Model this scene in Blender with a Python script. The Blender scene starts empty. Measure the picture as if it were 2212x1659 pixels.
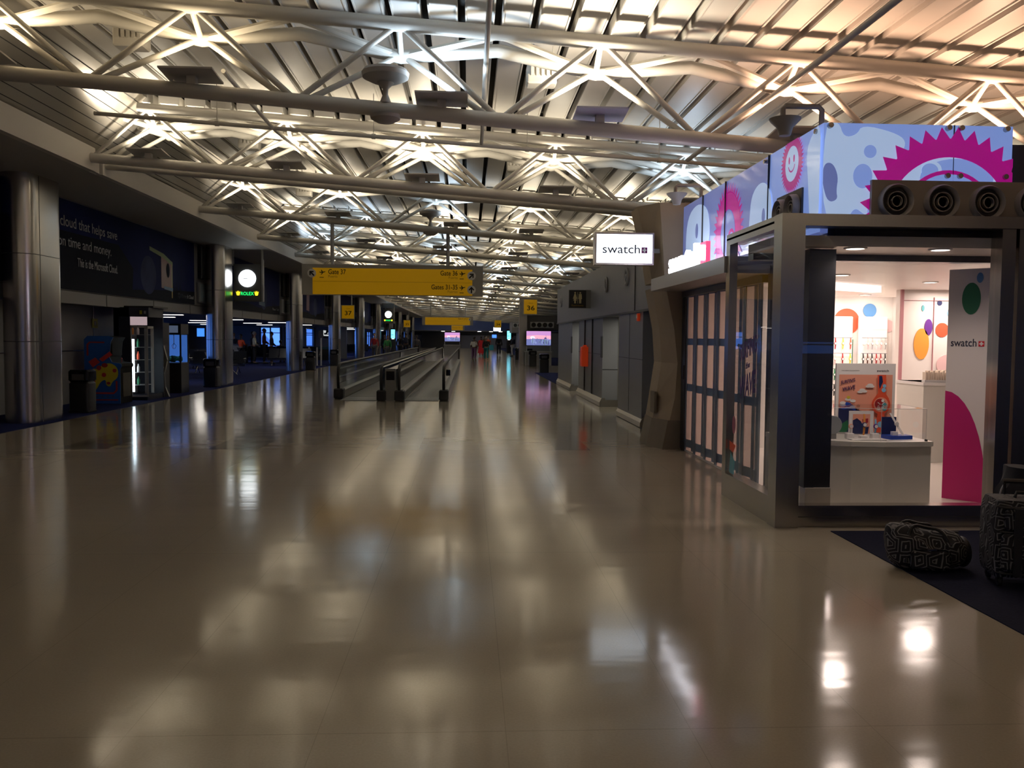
import bpy, math, random
from mathutils import Matrix, Vector
random.seed(7)
C = bpy.context.scene.collection
PI = math.pi
# ------------------------------------------------------------------ camera, world, exposure
F = 1860.0
cam = bpy.data.cameras.new('camera'); camo = bpy.data.objects.new('camera', cam); C.objects.link(camo)
cam.sensor_width = 36; cam.lens = 36*F/2212; cam.clip_start = 0.05; cam.clip_end = 600
EYE = 1.6
camo.matrix_world = (Matrix.Translation((0, 0, EYE)) @ Matrix.Rotation(math.radians(-2.9), 4, 'Z')
                     @ Matrix.Rotation(math.radians(90-3.08), 4, 'X') @ Matrix.Rotation(math.radians(0.5), 4, 'Z'))
bpy.context.scene.camera = camo
vs = bpy.context.scene.view_settings
vs.view_transform = 'Standard'; vs.look = 'None'; vs.gamma = 1; vs.use_curve_mapping = False; vs.exposure = 0.58
world = bpy.data.worlds.new('world'); bpy.context.scene.world = world; world.use_nodes = True
bg = world.node_tree.nodes['Background']; bg.inputs[0].default_value = (0.13, 0.31, 1.0, 1); bg.inputs[1].default_value = 1.15
cy = bpy.context.scene.cycles
cy.max_bounces = 8; cy.diffuse_bounces = 3; cy.glossy_bounces = 4; cy.transparent_max_bounces = 12; cy.sample_clamp_indirect = 4; cy.caustics_reflective = False

# ------------------------------------------------------------------ materials
MATS = {}
def mat(name, col, rough=.5, metal=0., emit=None, es=0., coat=0., spec=.5, noise=0., nscale=20., bump=0., nstretch=(1, 1, 1), rvar=0.):
    if name in MATS: return MATS[name]
    m = bpy.data.materials.new(name); m.use_nodes = True; nt = m.node_tree; b = nt.nodes['Principled BSDF']
    b.inputs['Base Color'].default_value = (*col, 1); b.inputs['Roughness'].default_value = rough
    b.inputs['Metallic'].default_value = metal; b.inputs['Specular IOR Level'].default_value = spec
    b.inputs['Coat Weight'].default_value = coat; b.inputs['Coat Roughness'].default_value = .06
    if emit: b.inputs['Emission Color'].default_value = (*emit, 1); b.inputs['Emission Strength'].default_value = es
    if noise or bump or rvar:
        tc = nt.nodes.new('ShaderNodeTexCoord'); mp = nt.nodes.new('ShaderNodeMapping'); mp.inputs['Scale'].default_value = nstretch
        n = nt.nodes.new('ShaderNodeTexNoise'); n.inputs['Scale'].default_value = nscale; n.inputs['Detail'].default_value = 4
        nt.links.new(tc.outputs['Object'], mp.inputs[0]); nt.links.new(mp.outputs[0], n.inputs['Vector'])
        if noise:
            mx = nt.nodes.new('ShaderNodeMix'); mx.data_type = 'RGBA'
            mx.inputs['A'].default_value = (*[c*(1-noise) for c in col], 1); mx.inputs['B'].default_value = (*[min(1, c*(1+noise)) for c in col], 1)
            nt.links.new(n.outputs['Fac'], mx.inputs['Factor']); nt.links.new(mx.outputs['Result'], b.inputs['Base Color'])
        if bump:
            bp = nt.nodes.new('ShaderNodeBump'); bp.inputs['Strength'].default_value = bump; bp.inputs['Distance'].default_value = .01
            nt.links.new(n.outputs['Fac'], bp.inputs['Height']); nt.links.new(bp.outputs[0], b.inputs['Normal'])
        if rvar:
            mr = nt.nodes.new('ShaderNodeMapRange'); mr.inputs['To Min'].default_value = rough-rvar; mr.inputs['To Max'].default_value = rough+rvar
            nt.links.new(n.outputs['Fac'], mr.inputs['Value']); nt.links.new(mr.outputs[0], b.inputs['Roughness'])
    MATS[name] = m; return m

def glass(name, tint=(1, 1, 1), refl=1.0, rough=0.0):
    m = bpy.data.materials.new(name); m.use_nodes = True; nt = m.node_tree; nt.nodes.clear()
    out = nt.nodes.new('ShaderNodeOutputMaterial'); mx = nt.nodes.new('ShaderNodeMixShader')
    t = nt.nodes.new('ShaderNodeBsdfTransparent'); t.inputs[0].default_value = (*tint, 1)
    g = nt.nodes.new('ShaderNodeBsdfGlossy'); g.inputs['Roughness'].default_value = rough
    fr = nt.nodes.new('ShaderNodeFresnel'); ge = nt.nodes.new('ShaderNodeNewGeometry'); mi = nt.nodes.new('ShaderNodeMapRange')   # same index from both sides of the sheet
    mi.inputs['To Min'].default_value = 1.45; mi.inputs['To Max'].default_value = 1/1.45; nt.links.new(ge.outputs['Backfacing'], mi.inputs['Value']); nt.links.new(mi.outputs[0], fr.inputs[0])
    mu = nt.nodes.new('ShaderNodeMath'); mu.operation = 'MULTIPLY'; mu.inputs[1].default_value = refl; mu.use_clamp = True
    nt.links.new(fr.outputs[0], mu.inputs[0]); nt.links.new(mu.outputs[0], mx.inputs[0])
    nt.links.new(t.outputs[0], mx.inputs[1]); nt.links.new(g.outputs[0], mx.inputs[2]); nt.links.new(mx.outputs[0], out.inputs[0])
    MATS[name] = m; return m

def floor_mat(name, col):
    m = bpy.data.materials.new(name); m.use_nodes = True; nt = m.node_tree; b = nt.nodes['Principled BSDF']; N = nt.nodes.new; L = nt.links.new
    tc = N('ShaderNodeTexCoord')
    # terrazzo speckle and broad mottling
    n1 = N('ShaderNodeTexNoise'); n1.inputs['Scale'].default_value = 90; n1.inputs['Detail'].default_value = 3; L(tc.outputs['Object'], n1.inputs['Vector'])
    n2 = N('ShaderNodeTexNoise'); n2.inputs['Scale'].default_value = .5; n2.inputs['Detail'].default_value = 3; L(tc.outputs['Object'], n2.inputs['Vector'])
    ad = N('ShaderNodeMath'); ad.operation = 'ADD'; L(n1.outputs['Fac'], ad.inputs[0]); L(n2.outputs['Fac'], ad.inputs[1])
    mr = N('ShaderNodeMapRange'); mr.inputs['From Min'].default_value = .6; mr.inputs['From Max'].default_value = 1.4; mr.inputs['To Min'].default_value = .9; mr.inputs['To Max'].default_value = 1.1
    L(ad.outputs[0], mr.inputs['Value'])
    # seams: strips run along the hall, cross joints every 2.92 m
    sp = N('ShaderNodeSeparateXYZ'); L(tc.outputs['Object'], sp.inputs[0])
    def seam(sock, off, per, w):
        a = N('ShaderNodeMath'); a.operation = 'ADD'; a.inputs[1].default_value = off; L(sock, a.inputs[0])
        p = N('ShaderNodeMath'); p.operation = 'PINGPONG'; p.inputs[1].default_value = per/2; L(a.outputs[0], p.inputs[0])
        c = N('ShaderNodeMath'); c.operation = 'LESS_THAN'; c.inputs[1].default_value = w; L(p.outputs[0], c.inputs[0]); return c.outputs[0]
    s1 = seam(sp.outputs['X'], 100*.76-.92, .76, .0016); s2 = seam(sp.outputs['Y'], 100*2.92-3.42, 2.92, .003)
    mxs = N('ShaderNodeMath'); mxs.operation = 'MAXIMUM'; L(s1, mxs.inputs[0]); L(s2, mxs.inputs[1])
    k = N('ShaderNodeMath'); k.operation = 'MULTIPLY_ADD'; k.inputs[1].default_value = -.22; k.inputs[2].default_value = 1; L(mxs.outputs[0], k.inputs[0])
    mul = N('ShaderNodeMath'); mul.operation = 'MULTIPLY'; L(mr.outputs[0], mul.inputs[0]); L(k.outputs[0], mul.inputs[1])
    vm = N('ShaderNodeVectorMath'); vm.operation = 'SCALE'; vm.inputs[0].default_value = col; L(mul.outputs[0], vm.inputs['Scale'])
    L(vm.outputs[0], b.inputs['Base Color'])
    # polished but slightly wavy
    mp = N('ShaderNodeMapping'); mp.inputs['Scale'].default_value = (.5, 1.8, 1); L(tc.outputs['Object'], mp.inputs[0])
    n3 = N('ShaderNodeTexNoise'); n3.inputs['Scale'].default_value = 1.7; n3.inputs['Detail'].default_value = 2; L(mp.outputs[0], n3.inputs['Vector'])
    mp2 = N('ShaderNodeMapping'); mp2.inputs['Scale'].default_value = (.35, 1.6, 1); L(tc.outputs['Object'], mp2.inputs[0])
    n5 = N('ShaderNodeTexNoise'); n5.inputs['Scale'].default_value = 5; n5.inputs['Detail'].default_value = 1; L(mp2.outputs[0], n5.inputs['Vector'])
    sm = N('ShaderNodeMath'); sm.operation = 'MULTIPLY_ADD'; sm.inputs[1].default_value = .22; L(n5.outputs['Fac'], sm.inputs[0]); L(n3.outputs['Fac'], sm.inputs[2])
    bp = N('ShaderNodeBump'); bp.inputs['Strength'].default_value = .14; bp.inputs['Distance'].default_value = .012; L(sm.outputs[0], bp.inputs['Height'])
    L(bp.outputs[0], b.inputs['Normal'])
    n4 = N('ShaderNodeTexNoise'); n4.inputs['Scale'].default_value = 3; n4.inputs['Detail'].default_value = 5; L(tc.outputs['Object'], n4.inputs['Vector'])
    r = N('ShaderNodeMapRange'); r.inputs['To Min'].default_value = .07; r.inputs['To Max'].default_value = .16; L(n4.outputs['Fac'], r.inputs['Value'])
    L(r.outputs[0], b.inputs['Roughness']); b.inputs['Specular IOR Level'].default_value = .36
    MATS[name] = m; return m
def pattern_mat():   # woven geometric pattern of the luggage: concentric diamonds and rings in grey on black
    m = bpy.data.materials.new('luggage_fabric'); m.use_nodes = True; nt = m.node_tree; b = nt.nodes['Principled BSDF']; N = nt.nodes.new; L = nt.links.new
    tc = N('ShaderNodeTexCoord'); mp = N('ShaderNodeMapping'); mp.inputs['Scale'].default_value = (7.5, 7.5, 7.5); mp.inputs['Rotation'].default_value = (.3, .75, .6); L(tc.outputs['Object'], mp.inputs[0])
    v = N('ShaderNodeTexVoronoi'); v.distance = 'MANHATTAN'; v.inputs['Randomness'].default_value = .25; v.inputs['Scale'].default_value = 1.1; L(mp.outputs[0], v.inputs['Vector'])
    s = N('ShaderNodeMath'); s.operation = 'MULTIPLY'; s.inputs[1].default_value = 24; L(v.outputs['Distance'], s.inputs[0])
    si = N('ShaderNodeMath'); si.operation = 'SINE'; L(s.outputs[0], si.inputs[0])
    g = N('ShaderNodeMath'); g.operation = 'GREATER_THAN'; g.inputs[1].default_value = .62; L(si.outputs[0], g.inputs[0])
    mx = N('ShaderNodeMix'); mx.data_type = 'RGBA'; mx.inputs['A'].default_value = (.006, .006, .007, 1); mx.inputs['B'].default_value = (.17, .165, .16, 1)
    L(g.outputs[0], mx.inputs['Factor']); L(mx.outputs['Result'], b.inputs['Base Color']); b.inputs['Roughness'].default_value = .8
    MATS['luggage'] = m; return m
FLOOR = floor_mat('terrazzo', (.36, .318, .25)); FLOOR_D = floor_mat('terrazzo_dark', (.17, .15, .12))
LUG = pattern_mat()
WHITE = mat('white_paint', (.62, .59, .53), .35, bump=.02, nscale=60)
DECK = mat('deck_paint', (.70, .67, .62), .42, noise=.05, nscale=3)
DARKGAP = mat('deck_gap', (.05, .045, .04), .9)
WALLG = mat('wall_grey', (.20, .205, .225), .45, noise=.04, nscale=2)
WALLB = mat('wall_bulkhead', (.22, .21, .215), .55, noise=.04, nscale=1.5)
SOFF = mat('soffit_paint', (.38, .365, .35), .6, noise=.03, nscale=2)
FASC = mat('fascia_paint', (.55, .52, .48), .55, noise=.03, nscale=2)
SLAT = mat('slat_metal', (.52, .49, .45), .28, .75)
LINE = mat('dark_line', (.04, .04, .04), .8)
COLM = mat('column_steel', (.50, .48, .46), .24, 1, rvar=.06, nscale=6, nstretch=(1, 1, .15))
STEEL = mat('brushed_steel', (.45, .43, .40), .25, 1, rvar=.03, nscale=9, nstretch=(6, 6, .2))
STEELD = mat('dark_steel', (.10, .105, .12), .33, .9)
CARPET = mat('carpet_blue', (.008, .014, .080), .95, spec=.1, noise=.45, nscale=120, bump=.3)
CARPETD = mat('carpet_navy', (.014, .016, .034), .95, spec=.1, noise=.4, nscale=60, bump=.3)
BLACK = mat('black_plastic', (.012, .012, .013), .35)
BLACKR = mat('black_rubber', (.01, .01, .01), .55)
BLACKG = mat('black_gloss', (.008, .008, .009), .1)
DGREY = mat('dark_grey', (.05, .05, .052), .5)
GREY = mat('mid_grey', (.22, .22, .22), .5)
LGREY = mat('light_grey', (.42, .42, .42), .5)
YEL = mat('sign_yellow', (.62, .36, .008), .45, emit=(.85, .42, .0), es=.10)
SIGNG = mat('sign_housing', (.34, .33, .30), .5)
SIGNT = mat('sign_text', (.01, .008, .004), .6)
SIGNT2 = mat('sign_text_faint', (.30, .17, .01), .6)
WDISC = mat('sign_white', (.85, .85, .82), .5)
STONE = mat('pillar_stone', (.32, .25, .165), .6, noise=.1, nscale=5)
STONED = mat('pillar_stone_dark', (.17, .14, .10), .6, noise=.15, nscale=8)
WOOD = mat('pillar_wood', (.33, .20, .09), .5, noise=.1, nscale=4, nstretch=(6, 6, .5))
SHOPW = mat('shop_white', (.80, .74, .70), .35)
SHOPF = mat('shop_floor', (.70, .62, .56), .25)
COUNT = mat('counter_white', (.74, .72, .66), .35)
LEDW = mat('led_white', (1, 1, 1), .5, emit=(1, 1, 1), es=6)
DOWNL = mat('downlight', (1, 1, 1), .5, emit=(1, .88, .75), es=5)
CEILL = mat('gate_ceiling_light', (1, 1, 1), .5, emit=(1, .93, .85), es=4)
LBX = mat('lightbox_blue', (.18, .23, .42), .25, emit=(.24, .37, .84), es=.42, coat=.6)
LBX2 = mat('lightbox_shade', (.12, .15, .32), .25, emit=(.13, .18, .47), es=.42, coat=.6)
LBXW = mat('lightbox_pale', (.34, .44, .6), .25, emit=(.46, .62, .92), es=.42, coat=.6)
LBXM = mat('lightbox_magenta', (.25, .006, .15), .25, emit=(.42, .004, .24), es=.42, coat=.6)
SGN = mat('lightsign_white', (.9, .95, 1), .4, emit=(.82, .93, 1), es=1.35)
LETW = mat('letter_glow', (1, 1, 1), .4, emit=(.95, .93, 1), es=7)
LETR = mat('letter_red_glow', (.8, .03, .08), .4, emit=(1, .03, .08), es=2.2)
RED = mat('logo_red', (.65, .01, .02), .45)
MAG = mat('magenta', (.52, .012, .16), .4)
NAVYT = mat('logo_ink', (.02, .02, .045), .5)
PURP = mat('purple_ink', (.035, .012, .09), .5)
def col(n, c, r=.5, **k): return mat('c_'+n, c, r, **k)
GREEN = col('green', (.02, .17, .07)); BLUE = col('blue', (.10, .28, .58)); ORNG = col('orange', (.85, .33, .05)); REDO = col('redorange', (.80, .10, .04))
PINK = col('pink', (.75, .50, .50)); VIOL = col('violet', (.14, .03, .28)); NAVY = col('navy', (.01, .02, .10)); YELL = col('yellow', (.75, .6, .05)); TEAL = col('teal', (.1, .42, .48)); CREAM = col('cream', (.75, .62, .5)); DKRED = col('darkred', (.35, .015, .02))
SALM = col('salmon', (.88, .38, .26)); SKYB = col('skyblue', (.25, .55, .80)); COBALT = col('cobalt', (.01, .06, .42)); WHT = col('white', (.85, .82, .80))
GL = glass('store_glass', (.93, .95, .96), 1.1, .0); GLW = glass('walkway_glass', (.55, .62, .64), 1.6, .03); GLB = glass('acrylic', (.96, .96, .97), .9); GLX = glass('outer_glass', (.8, .9, 1), 1)
SKIN = [col('skin_a', (.42, .24, .16)), col('skin_b', (.12, .06, .035)), col('skin_c', (.26, .14, .09))]
HAIR = col('hair', (.012, .009, .008), .6); HAIRG = col('hair_grey', (.35, .32, .28), .6); HAIRB = col('hair_brown', (.16, .08, .03), .6); EYEW = col('eye', (.03, .02, .02))
CLOTH = {k: col('cloth_'+k, c, .85) for k, c in dict(black=(.012, .012, .015), navy=(.02, .024, .045), red=(.30, .015, .02), scarlet=(.55, .02, .03), green=(.05, .30, .08), orange=(.60, .07, .02), cream=(.55, .52, .36),
        maroon=(.10, .012, .015), purple=(.12, .05, .15), white=(.6, .6, .58), teal=(.01, .17, .20), sky=(.04, .30, .45), khaki=(.22, .17, .09), grey=(.10, .10, .11), olive=(.12, .10, .05)).items()}

# ------------------------------------------------------------------ mesh helpers
class MB:
    def __init__(s): s.v = []; s.f = []; s.m = []; s.cur = 0
    def add(s, vs, fs):
        o = len(s.v); s.v += [tuple(p) for p in vs]
        for f in fs: s.f.append(tuple(i+o for i in f)); s.m.append(s.cur)
        return s
    def mi(s, i): s.cur = i; return s
    def box(s, x0, y0, z0, x1, y1, z1):
        vs = [(x, y, z) for z in (z0, z1) for y in (y0, y1) for x in (x0, x1)]
        return s.add(vs, [(0, 2, 3, 1), (4, 5, 7, 6), (0, 1, 5, 4), (2, 6, 7, 3), (0, 4, 6, 2), (1, 3, 7, 5)])
    def rbox(s, x0, y0, z0, x1, y1, z1, r=.02, n=4):   # rounded in plan and softened at top and bottom
        def ring(ins, z):
            pts = []
            rr = max(r-ins, .0005)
            for cx, cy, a0 in ((x1-r, y1-r, 0), (x0+r, y1-r, PI/2), (x0+r, y0+r, PI), (x1-r, y0+r, 1.5*PI)):
                for i in range(n+1):
                    a = a0+i*PI/2/n; pts.append((cx+rr*math.cos(a), cy+rr*math.sin(a), z))
            return pts
        q = r*.6
        return s.loft([ring(q, z0), ring(0, z0+q), ring(0, z1-q), ring(q, z1)])
    def loft(s, rings, cap=True, closed=True):
        n = len(rings[0]); vs = [p for r in rings for p in r]; fs = []
        for k in range(len(rings)-1):
            for i in range(n if closed else n-1):
                j = (i+1) % n; fs.append((k*n+i, k*n+j, (k+1)*n+j, (k+1)*n+i))
        if cap: fs.append(tuple(range(n))[::-1]); fs.append(tuple((len(rings)-1)*n+i for i in range(n)))
        return s.add(vs, fs)
    def tube(s, p, q, r, n=10, r2=None):
        p, q = Vector(p), Vector(q); d = (q-p).normalized(); a = d.orthogonal().normalized(); b = d.cross(a); r2 = r if r2 is None else r2
        cs = [(math.cos(2*PI*i/n), math.sin(2*PI*i/n)) for i in range(n)]
        return s.loft([[p+a*c*r+b*t*r for c, t in cs], [q+a*c*r2+b*t*r2 for c, t in cs]])
    def path(s, pts, r, n=8):
        pts = [Vector(p) for p in pts]; rings = []; a = None
        for i, p in enumerate(pts):
            d = (pts[min(i+1, len(pts)-1)]-pts[max(i-1, 0)]).normalized()
            if a is None: a = d.orthogonal().normalized()
            a = (a-d*a.dot(d)).normalized(); b = d.cross(a); rr = r[i] if isinstance(r, (list, tuple)) else r
            rings.append([p+a*math.cos(2*PI*k/n)*rr+b*math.sin(2*PI*k/n)*rr for k in range(n)])
        return s.loft(rings)
    def prism(s, pts, axis, t0, t1):
        def P(u, v, t): return (t, u, v) if axis == 'x' else ((u, t, v) if axis == 'y' else (u, v, t))
        return s.loft([[P(u, v, t0) for u, v in pts], [P(u, v, t1) for u, v in pts]])
    def ball(s, c, rx, ry, rz, n=14, m=9):
        rings = []
        for j in range(m+1):
            a = -PI/2+PI*j/m; k = max(math.cos(a), .02)
            rings.append([(c[0]+rx*k*math.cos(2*PI*i/n), c[1]+ry*k*math.sin(2*PI*i/n), c[2]+rz*math.sin(a)) for i in range(n)])
        return s.loft(rings)
    def lathe(s, c, prof, n=20, axis='z'):
        rings = []
        for r, t in prof:
            r = max(r, 1e-4); ring = []
            for i in range(n):
                u, w = r*math.cos(2*PI*i/n), r*math.sin(2*PI*i/n)
                ring.append({'z': (c[0]+u, c[1]+w, c[2]+t), 'y': (c[0]+u, c[1]+t, c[2]+w), 'x': (c[0]+t, c[1]+u, c[2]+w)}[axis])
            rings.append(ring)
        return s.loft(rings)
    def build(s, name, m, parent=None, loc=None, smooth=True, rz=0):
        me = bpy.data.meshes.new(name); me.from_pydata(s.v, [], s.f)
        for x in (m if isinstance(m, (list, tuple)) else [m]): me.materials.append(x)
        me.polygons.foreach_set('material_index', s.m)
        return link_mesh(name, me, parent, loc, smooth, rz)
def fixn(me):
    import bmesh
    b = bmesh.new(); b.from_mesh(me); bmesh.ops.recalc_face_normals(b, faces=b.faces); b.to_mesh(me); b.free()
def link_mesh(name, me, parent=None, loc=None, smooth=True, rz=0):
    fixn(me)
    if smooth:
        me.polygons.foreach_set('use_smooth', [True]*len(me.polygons)); me.set_sharp_from_angle(angle=math.radians(38))
    o = bpy.data.objects.new(name, me); C.objects.link(o)
    if parent: o.parent = parent
    if loc: o.location = loc
    if rz: o.rotation_euler = (0, 0, rz)
    return o
def thing(name, label, cat, loc=(0, 0, 0), rz=0, group=None):
    o = bpy.data.objects.new(name, None); C.objects.link(o); o.location = loc; o.rotation_euler = (0, 0, rz); o.empty_display_size = .1
    return tag(o, label, cat, group)
def tag(o, label, cat, group=None):
    o['label'] = label; o['category'] = cat
    if group: o['group'] = group
    return o
def struct(o): o['kind'] = 'structure'; return o
def lab(o, l): o['label'] = l; return o
def copy_tree(o, parent=None):
    c = o.copy(); C.objects.link(c)
    if parent: c.parent = parent
    for ch in list(o.children):
        if ch.type == 'LIGHT': continue
        copy_tree(ch, c)
    return c
def text(body, width, pos, right, up, m, depth=.004, name='lettering', parent=None, height=None, font_bold=0.0, shear=0., align='CENTER'):
    cu = bpy.data.curves.new(name, 'FONT'); cu.body = body; cu.extrude = .5; cu.offset = font_bold; cu.shear = shear; cu.resolution_u = 3; cu.space_line = 1.0
    o = bpy.data.objects.new('tmp', cu); C.objects.link(o); bpy.context.view_layer.update()
    me = bpy.data.meshes.new_from_object(o.evaluated_get(bpy.context.evaluated_depsgraph_get())); bpy.data.objects.remove(o)
    xs = [v.co.x for v in me.vertices]; ys = [v.co.y for v in me.vertices]
    w = max(xs)-min(xs); h = max(ys)-min(ys); sx = width/w; sy = (height/h) if height else sx
    r = Vector(right).normalized(); u = Vector(up).normalized(); n = r.cross(u); pos = Vector(pos)
    cx = {'CENTER': (max(xs)+min(xs))/2, 'LEFT': min(xs), 'RIGHT': max(xs)}[align]; cyy = (max(ys)+min(ys))/2
    for v in me.vertices:
        a, b, c = v.co; v.co = pos+r*((a-cx)*sx)+u*((b-cyy)*sy)+n*(c*2*depth*.5+depth*.5)
    me.materials.clear(); me.materials.append(m)
    return link_mesh(name, me, parent, smooth=False)
def lamp(kind, name, loc, energy, colr, parent=None, size=.2, aim=None, spot=None, sizey=None):
    l = bpy.data.lights.new(name, kind); l.energy = energy; l.color = colr
    if kind == 'AREA':
        l.size = size
        if sizey: l.shape = 'RECTANGLE'; l.size_y = sizey
    else: l.shadow_soft_size = size
    if spot: l.spot_size = math.radians(spot); l.spot_blend = .6
    o = bpy.data.objects.new(name, l); C.objects.link(o); o.location = loc
    if aim is not None: o.rotation_euler = (Vector(aim)).to_track_quat('-Z', 'Y').to_euler()
    if parent: o.parent = parent
    return o
ORD = 'first second third fourth fifth sixth seventh eighth ninth tenth eleventh twelfth thirteenth fourteenth fifteenth sixteenth seventeenth eighteenth nineteenth twentieth'.split()
ORD += ['twenty-'+w for w in ORD[:9]]
def smooth_pts(pts, it=2, closed=False):
    for _ in range(it):
        q = []
        n = len(pts)
        for i in range(n if closed else n-1):
            a, b = Vector(pts[i]), Vector(pts[(i+1) % n]); q += [a*.75+b*.25, a*.25+b*.75]
        if not closed: q = [Vector(pts[0])]+q+[Vector(pts[-1])]
        pts = q
    return pts
def circ(cx, cy, rx, ry=None, n=28, a0=0, a1=2*PI):
    ry = rx if ry is None else ry
    k = n if abs(a1-a0-2*PI) < 1e-6 else n+1
    return [(cx+rx*math.cos(a0+(a1-a0)*i/n), cy+ry*math.sin(a0+(a1-a0)*i/n)) for i in range(k)]
def clip(poly, x0, y0, x1, y1):
    for ax, lim, sg in ((0, x0, 1), (0, x1, -1), (1, y0, 1), (1, y1, -1)):
        out = []
        for i in range(len(poly)):
            a, b = poly[i], poly[(i+1) % len(poly)]; ia = (a[ax]-lim)*sg >= 0; ib = (b[ax]-lim)*sg >= 0
            if ia: out.append(a)
            if ia != ib:
                t = (lim-a[ax])/(b[ax]-a[ax]); out.append((a[0]+t*(b[0]-a[0]), a[1]+t*(b[1]-a[1])))
        poly = out
        if len(poly) < 3: return []
    return poly
class ART:   # flat print pieces on a plane: origin, right, up; each layer sits a hair prouder
    def __init__(s, o, right, up, w, h, normal): s.o = Vector(o); s.r = Vector(right).normalized(); s.u = Vector(up).normalized(); s.w = w; s.h = h; s.n = Vector(normal); s.mb = MB(); s.mats = []; s.lay = 0
    def put(s, polys, m, x0=0, y0=0, x1=None, y1=None):
        x1 = s.w if x1 is None else x1; y1 = s.h if y1 is None else y1
        if m not in s.mats: s.mats.append(m)
        s.mb.mi(s.mats.index(m)); s.lay += 1; d = s.n*(.0015*s.lay)
        for p in polys:
            p = clip(p, x0, y0, x1, y1)
            if len(p) >= 3: s.mb.add([s.o+s.r*a+s.u*b+d for a, b in p], [tuple(range(len(p)))])
    def ring(s, cx, cy, r0, r1, ry=1., n=48, a0=0, a1=2*PI):
        return [[(cx+r*math.cos(a), cy+ry*r*math.sin(a)) for r, a in ((r0, a0+(a1-a0)*i/n), (r1, a0+(a1-a0)*i/n), (r1, a0+(a1-a0)*(i+1)/n), (r0, a0+(a1-a0)*(i+1)/n))] for i in range(n)]
    def gear(s, cx, cy, r0, r1, r2, teeth, ry=1., ph=0):
        out = s.ring(cx, cy, r0, r1, ry, teeth*2)
        for i in range(teeth):
            a = 2*PI*i/teeth+ph; d = PI/teeth
            out.append([(cx+r*math.cos(t), cy+ry*r*math.sin(t)) for r, t in ((r1*.99, a-d), (r2, a+d*.1), (r1*.99, a+d))])
        return out
    def build(s, name, parent=None):
        me = bpy.data.meshes.new(name); me.from_pydata(s.mb.v, [], s.mb.f)
        for m in s.mats: me.materials.append(m)
        me.polygons.foreach_set('material_index', s.mb.m)
        o = bpy.data.objects.new(name, me); C.objects.link(o)
        if parent: o.parent = parent
        return o
def plus_logo(mb_parent, pos, right, up, s, mr=None, mw=None, depth=.004):
    r, u = Vector(right).normalized(), Vector(up).normalized(); n = r.cross(u); p = Vector(pos)
    def slab(a0, b0, a1, b1, d): 
        vs = [p+r*a+u*b+n*t for t in (0, d) for a, b in ((a0, b0), (a1, b0), (a1, b1), (a0, b1))]
        return vs, [(0, 3, 2, 1), (4, 5, 6, 7), (0, 1, 5, 4), (1, 2, 6, 5), (2, 3, 7, 6), (3, 0, 4, 7)]
    a = MB(); a.add(*slab(-s/2, -s/2, s/2, s/2, depth)); a.mi(1)
    a.add(*slab(-s*.13, -s*.36, s*.13, s*.36, depth*1.6)); a.add(*slab(-s*.36, -s*.13, s*.36, s*.13, depth*1.55))
    return a.build('cross_emblem', [mr or RED, mw or WHT], mb_parent, smooth=False)

# ================================================================== THE SETTING
YE = 130.0   # far end wall
XF = -6.5    # fascia line
XW = -8.4    # bulkhead wall line on the left
def zb(x): return 4.16-.072*x
def zt(x): return 5.07-.06*x
mb = MB()
xs = [-7.46, -5.75, -5.05, -3.65, -2.95, -1.3, -.7, 1.25, 1.75, 3.04]
ys = [-14, 7.0, 12.2, 15.9, 16.3, 16.45, 21.3, YE]
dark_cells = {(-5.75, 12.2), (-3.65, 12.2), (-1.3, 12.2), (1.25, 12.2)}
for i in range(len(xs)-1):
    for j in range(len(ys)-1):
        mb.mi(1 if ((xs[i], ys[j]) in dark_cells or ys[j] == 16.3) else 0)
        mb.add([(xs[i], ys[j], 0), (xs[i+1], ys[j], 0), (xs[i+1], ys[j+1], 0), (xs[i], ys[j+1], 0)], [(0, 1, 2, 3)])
mb.mi(0)
mb.add([(3.04, 7.0, 0), (14, 7.0, 0), (14, 30, 0), (3.04, 30, 0)], [(0, 1, 2, 3)])
mb.add([(3.04, 39.5, 0), (14, 39.5, 0), (14, 50, 0), (3.04, 50, 0)], [(0, 1, 2, 3)])
mb.add([(3.04, 50, 0), (4.2, 50, 0), (4.2, YE, 0), (3.04, YE, 0)], [(0, 1, 2, 3)])
struct(mb.build('floor', [FLOOR, FLOOR_D], smooth=False))
def slab(name, m, *b):
    o = MB().box(*b).build(name, m, smooth=False); return struct(o)
slab('carpet', CARPET, -24, -14, -.02, -7.46, 62.2, .006); slab('carpet', CARPET, -13.2, 62.2, -.02, -7.46, YE, .006)
slab('carpet', CARPETD, 3.04, -14, -.02, 14, 7.0, .006)
slab('carpet', CARPET, 3.04, 30, -.02, 14, 39.5, .006)
slab('carpet', CARPET, 4.2, 50, -.02, 14, YE, .006)
slab('wall_back', WALLG, -24, -14.2, 0, -6, -14, 6); slab('wall_back', WALLG, -6, -14.2, 0, 2, -14, 6.5); slab('wall_back', WALLG, 2, -14.2, 0, 14, -14, 1.1); slab('wall_back', WALLG, 2, -14.2, 1.6, 14, -14, 6.5)
slab('wall_right', WALLG, 14, -14.2, 0, 14.2, YE, 5)
slab('wall_far', mat('far_wall', (.25, .26, .30), .6), -14.2, YE, 0, 14.2, YE+.2, 2.45)
slab('wall_far', mat('far_wall_blue', (.13, .20, .55), .6), -14.2, YE-.3, 2.45, 14.2, YE+.2, 6.5)
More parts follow.
